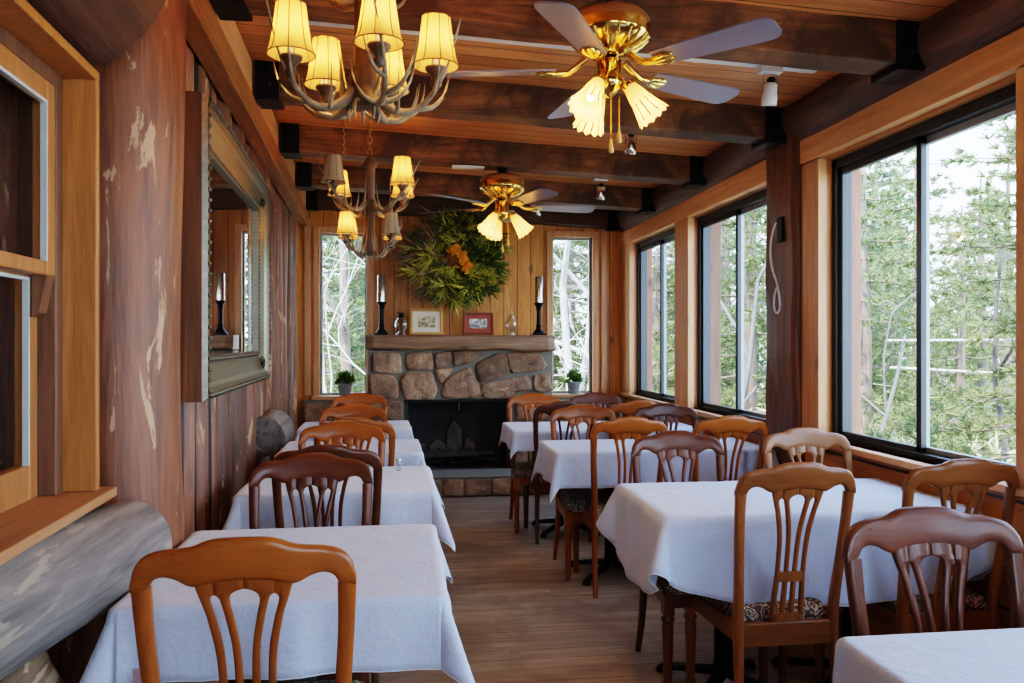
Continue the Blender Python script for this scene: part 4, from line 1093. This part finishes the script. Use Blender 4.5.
# ------------------------------------------------------------------ ceiling fans
def fan(x, y, zblade, Rf, phase, sag_top, label, hook, le):
    t = thing('ceiling_fan', label, 'fan', (x, y, zblade), 0, 'ceiling fans'); s = Rf/.66
    b = MB(); b.lathe([(.02, .226*s), (.09*s, .222*s), (.135*s, .208*s), (.153*s, .186*s), (.152*s, .165*s)], 28); b.build('motor_cap', M['brasscoat'], t)
    b = MB(); b.lathe([(.153*s, .168*s), (.157*s, .16*s), (.150*s, .146*s), (.156*s, .136*s), (.154*s, .126*s), (.138*s, .108*s), (.105*s, .086*s), (.07*s, .072*s), (.05*s, .058*s), (.02*s, .05*s)], 32)
    for k in range(20):
        a = 2*PI*k/20; d = Vector((math.cos(a), math.sin(a), 0)); b.tube([d*.150*s+Vector((0, 0, .122*s)), d*.125*s+Vector((0, 0, .096*s)), d*.090*s+Vector((0, 0, .078*s))], .007*s, 5)
    b.build('motor_housing', M['brass'], t)
    b = MB()
    b.lathe([(.012, .22*s), (.012, hook-.03), (.03, hook-.025), (.045, hook)], 12); b.build('downrod', M['black'], t)
    for k in range(5):
        a = R(phase+72*k); mt = Matrix.Rotation(a, 4, 'Z') @ Matrix.Rotation(R(-11), 4, 'X')
        b = MB(); out = []
        for q in range(37):
            f = q/36; u = lerp(.20, .66, f)*s; w = interp([(0, .047), (.1, .052), (.8, .068), (.9, .068), (.93, .066), (.96, .060), (.98, .052), (1, .034)], f)*s
            out.append((u, w))
        loop = [(u, w) for u, w in out]+[(u, -w) for u, w in out[::-1]]
        b.prism([mt @ Vector((u, w, .0)) for u, w in loop], [mt @ Vector((u, w, .006)) for u, w in loop])
        bo = b.build('blade', M['blade'], t)
        b = MB()
        pts = [Vector((.085, 0, .05)), Vector((.12, 0, .02)), Vector((.155, 0, -.004)), Vector((.19, 0, -.006))]
        b.tube([mt @ (p*s) for p in pts], [.014*s, .013*s, .012*s, .014*s], 8)
        for sg in (-1, 0, 1):
            b.tube([mt @ (Vector(p)*s) for p in ((.185, 0, -.005), (.21, sg*.016, -.007), (.25, sg*.028, -.006), (.275, sg*.012, -.004))], [.012*s, .011*s, .010*s, .006*s], 7)
        b.build('blade_iron', M['brass'], bo)
    b = MB(); b.lathe([(.03*s, .045*s), (.048*s, .035*s), (.048*s, -.02*s), (.056*s, -.03*s), (.056*s, -.055*s), (.045*s, -.07*s), (.03*s, -.085*s), (.01*s, -.10*s), (.0, -.104*s)], 24, cap=False); b.build('light_kit', M['brass'], t)
    for k, a in enumerate((-115, 5, 125) if hook > .3 or True else ()):
        a = R(a-20); d = Vector((math.cos(a), math.sin(a), 0))
        mt = Matrix.Translation(d*.075*s+Vector((0, 0, -.06*s))) @ Matrix.Rotation(a, 4, 'Z') @ Matrix.Rotation(R(180-38), 4, 'Y')
        b = MB(); b.tube([d*.03*s+Vector((0, 0, -.045*s)), d*.08*s+Vector((0, 0, -.06*s))], .012*s, 8); b.lathe([(.026*s, -.012*s), (.028*s, .0), (.024*s, .01*s)], 14, mat=mt)
        arm_ = b.build('lamp_arm', M['brass'], t)
        b = MB(); seg = 48; loops = []
        for q in range(10):
            f = q/9; r0 = sinterp([(0, .024), (.25, .034), (.6, .045), (.85, .056), (1, .064)], f)*s; z = .150*f*s
            loops.append([mt @ Vector((r0*(1+.05*f*math.cos(12*2*PI*i/seg))*math.cos(2*PI*i/seg), r0*(1+.05*f*math.cos(12*2*PI*i/seg))*math.sin(2*PI*i/seg), z+.006*f*s*math.cos(12*2*PI*i/seg))) for i in range(seg)])
        b.loft(loops, cap=False)
        for i in range(12):
            an = 2*PI*(i+.5)/12; b.tube([mt @ Vector((.97*sinterp([(0, .024), (.25, .034), (.6, .045), (.85, .056), (1, .064)], f)*s*math.cos(an), .97*sinterp([(0, .024), (.25, .034), (.6, .045), (.85, .056), (1, .064)], f)*s*math.sin(an), .150*f*s)) for f in (.5, .7, .85, 1)], .0030*s, 4, 1)
        b.build('glass_shade', [M['tulip'], M['tulip_rim']], arm_)
        b = MB(); b.lathe([(.01*s, .02*s), (.02*s, .06*s), (.022*s, .08*s), (.012*s, .10*s)], 10, mat=mt); b.build('bulb', M['bulb'], arm_)
        lp = mt @ Vector((0, 0, .13*s)); lamp_light((x+lp.x, y+lp.y, zblade+lp.z), le, (1, .68, .34))
    for (dx, dy, ln) in ((.0, -.03, .27), (.045, .02, .22)):
        b = MB(); b.tube([(dx*s, dy*s, -.09*s), (dx*s, dy*s, -ln*s)], .0022*s, 5); b.lathe([(.003*s, -ln*s+.004), (.007*s, -(ln+.012)*s), (.011*s, -(ln+.045)*s), (.004*s, -(ln+.05)*s)], 10, mat=Matrix.Translation((dx*s, dy*s, 0)), mi=1)
        b.build('pull_chain', [M['brass'], M['gold']], t)
    return t
fan(.725, 2.84, 2.354, .63, 24, 0, 'near ceiling fan with grey blades, brass motor and glowing tulip shades', zb(.725)+.175-2.354, 5)
fan(.645, 5.50, 2.30, .66, 3, 0, 'far brass ceiling fan hanging from a beam near the wreath', zb(.645)-2.30, 4)

# ------------------------------------------------------------------ track lights
def ceil(x): return zb(x)+.175
def track(y, x0, x1, label):
    b = MB(); z0, z1 = ceil(x0), ceil(x1)
    b.loft([[(0, -.024, z0-.022), (0, .024, z0-.022), (0, .024, z0+.001), (0, -.024, z0+.001)], [(x1-x0, -.024, z1-.022), (x1-x0, .024, z1-.022), (x1-x0, .024, z1+.001), (x1-x0, -.024, z1+.001)]], smooth=False)
    for f in (.0, .25, .5, .75, .97): 
        xx = (x1-x0)*f; zz = lerp(z0, z1, f); b.box(xx, xx+.03, -.026, .026, zz-.024, zz)
    o = b.build('track_rail', M['white'], None, (x0, y, 0)); tag(o, label, 'track light rail', 'track light rails')
track(3.60, -.45, 1.93, 'long white track light rail on ceiling boards behind the near fan')
track(4.72, -.3, 1.30, 'white track light rail behind the second beam')
track(6.22, .2, 1.75, 'white track light rail on the ceiling behind the far fan')
def spot(x, y, z0, label, lit, black=False):
    t = thing('track_spotlight', label, 'spotlight', (x, y, z0), 0, 'track spotlights')
    b = MB(); b.box(-.055, .055, -.025, .025, -.03, 0); b.build('adapter', M['white'], t, bevel=.003)
    b = MB()
    for s in (-1, 1): b.tube([(s*.03, 0, -.03), (s*.036, 0, -.06), (s*.034, 0, -.12)], .004, 5)
    b.box(-.032, .032, -.004, .004, -.036, -.028)
    b.build('yoke', M['chrome'], t)
    mt = Matrix.Translation((0, 0, -.125)) @ Matrix.Rotation(R(14), 4, 'X')
    b = MB(); b.lathe([(.018, .05), (.03, .04), (.032, .0), (.036, -.02), (.036, -.055), (.03, -.055), (.028, -.04)], 16, mat=mt, cap=False); b.build('head', M['chrome'] if not black else M['white'], t)
    b = MB(); b.lathe([(.0, -.046), (.015, -.046), (.029, -.046)], 16, mat=mt, cap=False); b.build('lens', M['spot'] if lit else M['white'], t)
    b = MB(); b.lathe([(.010, .075), (.02, .065), (.02, .045)], 12, mat=mt); b.build('lamp_neck', M['black'], t)
spot(1.70, 3.60, ceil(1.70)-.02, 'white square track spotlight nearest the big window', 0, True)
spot(1.34, 4.72, ceil(1.34)-.02, 'chrome track spotlight behind the second beam', 1)
spot(1.52, 6.22, ceil(1.52)-.02, 'small chrome track spotlight nearest the far window corner', 1)
spot(1.17, 7.2, ceil(1.17)-.02, 'tiny lit spotlight behind the far fan blade', 1)
o = box_obj('junction_plate', .30, .52, 5.47, 5.53, zb(.41)-.018, zb(.41)+.002, M['white']); tag(o, 'small white plate under the beam left of the far fan', 'plate')
# white cord on the timber post
t = thing('power_cord', 'white cord looped from a black outlet on the timber post', 'cord', (XR-.068, 4.27, 1.95))
b = MB(); b.box(-.012, .004, -.03, .03, -.02, .12); b.build('outlet', M['black'], t, bevel=.003)
b = MB(); b.tube(bez((-.02, .02, .09), (-.05, .06, .0), (-.03, .08, -.15), (-.02, .03, -.22), 12)+bez((-.02, .03, -.22), (-.02, -.02, -.30), (-.02, -.06, -.40), (-.02, .0, -.42), 10)[1:]+bez((-.02, .0, -.42), (-.02, .06, -.43), (-.02, .06, -.30), (-.02, .0, -.27), 10)[1:], .006, 6); b.build('cord', M['white'], t)

# ------------------------------------------------------------------ outside: trees
def pine_meshes(seed, h, nm):
    rg = random.Random(seed); tb = MB(); fb = MB()
    tb.tube([(0, 0, 0), (.03, .02, h*.4), (0, .03, h*.75), (0, 0, h)], [h*.022, h*.016, h*.009, .01], 8)
    z = h*.08
    while z < h*.98:
        f = z/h; L = (1-f)**.8*h*.25+.25
        for k in range(6):
            a = rg.uniform(0, 2*PI); l = L*rg.uniform(.6, 1.15); d = Vector((math.cos(a), math.sin(a), 0))
            p0 = Vector((0, 0, z)); p3 = p0+d*l+Vector((0, 0, rg.uniform(-.1, .25)*l)); pts = bez(p0, p0+d*l*.3+Vector((0, 0, -.05*l)), p0+d*l*.7+Vector((0, 0, -.12*l)), p3, 6)
            tb.tube(pts, [.014, .013, .011, .009, .007, .005, .003], 4)
            nt = int(l/.13)+2
            for q in range(nt):
                u = rg.uniform(.25, 1); i = min(int(u*6), 5); p = pts[i].lerp(pts[i+1], u*6-i)+Vector((rg.gauss(0, .1), rg.gauss(0, .1), rg.gauss(0, .06)))*min(1.3, l)
                blades(fb, rg, p, d+Vector((rg.gauss(0, .6), rg.gauss(0, .6), rg.uniform(-.1, .8))), 22, .13, .011, .7)
        z += rg.uniform(.18, .34)
    return tb, fb
protos = []
for k in range(3):
    t = thing('pine_tree', '', 'tree', group='pines outside the windows'); tb, fb = pine_meshes(20+k, (6.2, 7.5, 5.2)[k], '')
    tb.build('trunk', M['trunk'], t); fb.build('foliage', M['needle'] if k != 1 else M['needle2'], t); protos.append(t)
GZ = -.45
spots = [(5.2, 8.6, 2, .85, 'bushy pine close outside the left pane of the big window'), (8.6, 13.8, 1, .8, 'taller blue-green pine further back behind the left pane of the big window'),
 (5.6, 7.5, 2, .62, 'low pine nearest outside the right pane of the big window'), (8.5, 11.0, 0, .66, 'pine further back behind the right pane of the big window'),
 (6.8, 10.0, 0, .8, 'pine standing behind the upright bar of the big window'), (4.5, 5.2, 0, .7, 'pine outside the right-hand edge of the big window'),
 (7.6, 9.3, 0, .7, 'pine filling the middle of the right pane of the big window'), (6.6, 11.6, 1, .75, 'blue-green pine in the middle of the left pane of the big window'), (9.5, 14.8, 2, 1.05, 'bushy pine deep in the left pane of the big window'), (6.2, 8.0, 2, .7, 'bushy low pine beside the nearest one in the right pane of the big window'),
 (4.6, 10.4, 0, .95, 'pine close outside the middle side window'), (6.5, 15.8, 1, 1.05, 'tall blue-green pine far outside the middle side window'), (5.2, 13.6, 2, 1.1, 'bushy pine in the left pane of the middle side window'),
 (4.0, 12.6, 2, 1.1, 'pine close outside the farthest side window'), (5.5, 17, 1, 1.0, 'blue-green pine far outside the farthest side window'),
 (-1.9, 13.2, 1, .95, 'dark pine outside the left fireplace window, left side'), (-.6, 16.2, 0, 1.2, 'pine far outside the left fireplace window, right side'),
 (3.9, 15.5, 2, 1.2, 'pine outside the right fireplace window, right side'), (2.3, 19.5, 1, 1.1, 'pine far behind the right fireplace window'),
 (-.9, 14.6, 0, 1.1, 'pine in the centre of the left fireplace window, middle distance'), (2.9, 14.2, 2, 1.15, 'bushy pine in the centre of the right fireplace window, middle distance'), (3.5, 17, 0, 1.2, 'tall pine in the right fireplace window, far back'), (-1.2, 17.6, 1, 1.2, 'tall blue-green pine in the left fireplace window, far back'),
 (-1.35, 11.9, 2, .9, 'bushy pine close outside the left fireplace window'), (2.1, 13.6, 0, .9, 'bushy pine standing behind the pale trunks of the right fireplace window'), (-.2, 13.2, 1, .8, 'blue-green pine outside the left fireplace window, nearer the fireplace')]
seen = [False]*3
spots += [(x, y, k, sc, 'one of the distant pines closing the view outside the side windows') for x, y, k, sc in ((10.5, 16.5, 0, .8), (13, 17, 1, .6), (13, 15.8, 2, .75), (9, 20, 0, 1.1), (8, 20.5, 1, 1.1), (7.2, 22, 0, 1.2), (12.5, 20, 1, .75), (10.5, 18, 0, .8))]
for i, (x, y, k, sc, lab) in enumerate(spots):
    o = protos[k] if not seen[k] else copy_tree(protos[k]); seen[k] = True
    o.location = (x, y, GZ); o.rotation_euler = (0, 0, i*1.3); o.scale = (sc,)*3; o['label'] = lab; o['category'] = 'tree'
    if lab.startswith('one of'): o['group'] = 'distant pines outside the side windows'
BASE = [0, 0]
def bare(b, rg, p, d, ln, r, depth, spread=.55, mi=0):
    n = 5; pts = [Vector(p)]; dd = Vector(d).normalized()
    for k in range(n):
        dd = (dd+Vector((rg.gauss(0, .12), rg.gauss(0, .12), rg.gauss(0, .10)+.02))).normalized(); pts.append(pts[-1]+dd*ln/n)
        if pts[-1].x+BASE[0] < 2.55 and pts[-1].y+BASE[1] < 8.35: pts.pop(); break
    if len(pts) < 3: return
    n = len(pts)-1
    b.tube(pts, [r*(1-.12*k) for k in range(n+1)], 6 if depth > 2 else 4)
    if depth <= 0: return
    for k in range(3 if depth > 1 else 4):
        i = rg.randint(min(2, n), n); q = (dd+Vector((rg.gauss(0, spread), rg.gauss(0, spread), rg.gauss(0, spread*.7)))).normalized()
        bare(b, rg, pts[i], q, ln*rg.uniform(.5, .75), r*.5, depth-1, spread)
def bare_tree(x, y, seed, h, r, m, lab, lean=(0, 0), depth=4, spread=.55):
    rg = random.Random(seed); b = MB(); BASE[:] = [x, y]
    bare(b, rg, (0, 0, 0), (lean[0], lean[1], 1), h, r, depth, spread)
    o = b.build('bare_tree', m, None, (x, y, GZ)); tag(o, lab, 'tree', 'bare trees outside the windows')
bare_tree(4.5, 5.75, 6, 2.6, .03, M['twig'], 'bare grey branching tree close outside the right pane of the big window', (.02, .05), 5)
bare_tree(4.0, 6.7, 8, 2.0, .03, M['twig'], 'thin bare shrub outside the lower left of the big window', (.2, -.2), 5, .7)
bare_tree(3.9, 9.2, 9, 2.6, .05, M['twig'], 'bare grey tree outside the middle side window', (.1, -.1), 5)
bare_tree(3.9, 12.1, 12, 2.8, .05, M['twig'], 'bare grey tree outside the farthest side window', (.1, -.05), 5)
bare_tree(2.24, 11.4, 14, 4.4, .08, M['paletrunk'], 'pale bare trunk in the left half of the right fireplace window', (.0, 0), 4)
bare_tree(2.40, 11.8, 18, 4.2, .07, M['paletrunk'], 'leaning pale trunk in the right half of the right fireplace window', (.08, 0), 4)
bare_tree(-.75, 11.2, 16, 4.4, .10, M['trunk'], 'straight brown trunk in the left fireplace window', (0, 0), 3)
bare_tree(-1.05, 10.3, 22, 2.6, .03, M['paletwig'], 'pale twiggy shrub outside the left fireplace window', (-.1, 0), 5, .8)
bare_tree(-.65, 10.0, 23, 2.2, .025, M['paletwig'], 'second pale twiggy shrub low outside the left fireplace window', (.15, 0), 5, .8)
bare_tree(-.95, 9.4, 41, 2.4, .018, M['paletwig'], 'fine pale twigs close outside the left fireplace window', (.0, 0), 5, .9)
bare_tree(2.0, 9.4, 42, 2.4, .018, M['paletwig'], 'fine pale twigs close outside the right fireplace window', (.05, 0), 5, .9)
bare_tree(2.35, 10.6, 24, 2.4, .03, M['paletwig'], 'pale twiggy shrub outside the right fireplace window', (.1, 0), 5, .8)
# pale scrub low outside
sb = MB(); rg = random.Random(31)
for k in range(900):
    x = rg.uniform(3.3, 12); y = rg.uniform(1.5, 16); blades(sb, rg, (x, y, GZ+rg.uniform(0, .9)), (rg.gauss(0, .4), rg.gauss(0, .4), 1), 9, .3, .03, .6)
for k in range(500):
    x = rg.uniform(-4, 5); y = rg.uniform(9.6, 18); blades(sb, rg, (x, y, GZ+rg.uniform(0, 1.0)), (rg.gauss(0, .4), rg.gauss(0, .4), 1), 9, .3, .03, .6)
o = sb.build('scrub', M['brush']); tag(o, 'pale dry scrub growing low outside the windows', 'scrub', kind='stuff')
for k, z in enumerate((1.38, 1.12)):
    b = MB(); b.tube([(0, 0, 0), (0, 6, 0)], .012, 6); o = b.build('outside_wire', M['white'], None, (4.6, 1.2, z)); tag(o, ['upper', 'lower'][k]+' white wire stretched level outside the big window', 'wire')

# ------------------------------------------------------------------ world, sun, camera
w = bpy.data.worlds.new('World'); scn.world = w; w.use_nodes = True
nt = w.node_tree; bg = nt.nodes['Background']
tc = nt.nodes.new('ShaderNodeTexCoord'); sp_ = nt.nodes.new('ShaderNodeSeparateXYZ'); cr = nt.nodes.new('ShaderNodeValToRGB')
nt.links.new(tc.outputs['Generated'], sp_.inputs[0]); nt.links.new(sp_.outputs[2], cr.inputs[0])
cr.color_ramp.elements[0].position = .0; cr.color_ramp.elements[0].color = (.68, .83, 1.0, 1)
cr.color_ramp.elements[1].position = .7; cr.color_ramp.elements[1].color = (.36, .60, 1.0, 1)
nt.links.new(cr.outputs[0], bg.inputs[0]); bg.inputs[1].default_value = 4.5
s = bpy.data.lights.new('sun', 'SUN'); s.energy = 8; s.angle = R(1.5); s.color = (1, .95, .86)
so = bpy.data.objects.new('sun', s); COL.objects.link(so); so.rotation_euler = Vector((.5, .38, -1)).to_track_quat('-Z', 'Y').to_euler()
cam = bpy.data.cameras.new('camera'); co = bpy.data.objects.new('camera', cam); COL.objects.link(co)
cam.sensor_width = 36; cam.lens = 36*800/1024; cam.clip_start = .05; cam.clip_end = 200
co.location = (0, 0, 1.37); co.rotation_euler = (PI/2, 0, -math.atan(104/800))
scn.camera = co
scn.view_settings.view_transform = 'Filmic'
scn.view_settings.look = 'High Contrast'
scn.view_settings.exposure = 1.3
scn.cycles.use_denoising = True
scn.cycles.max_bounces = 10; scn.cycles.diffuse_bounces = 5; scn.cycles.transparent_max_bounces = 16
scn.cycles.sample_clamp_indirect = 8
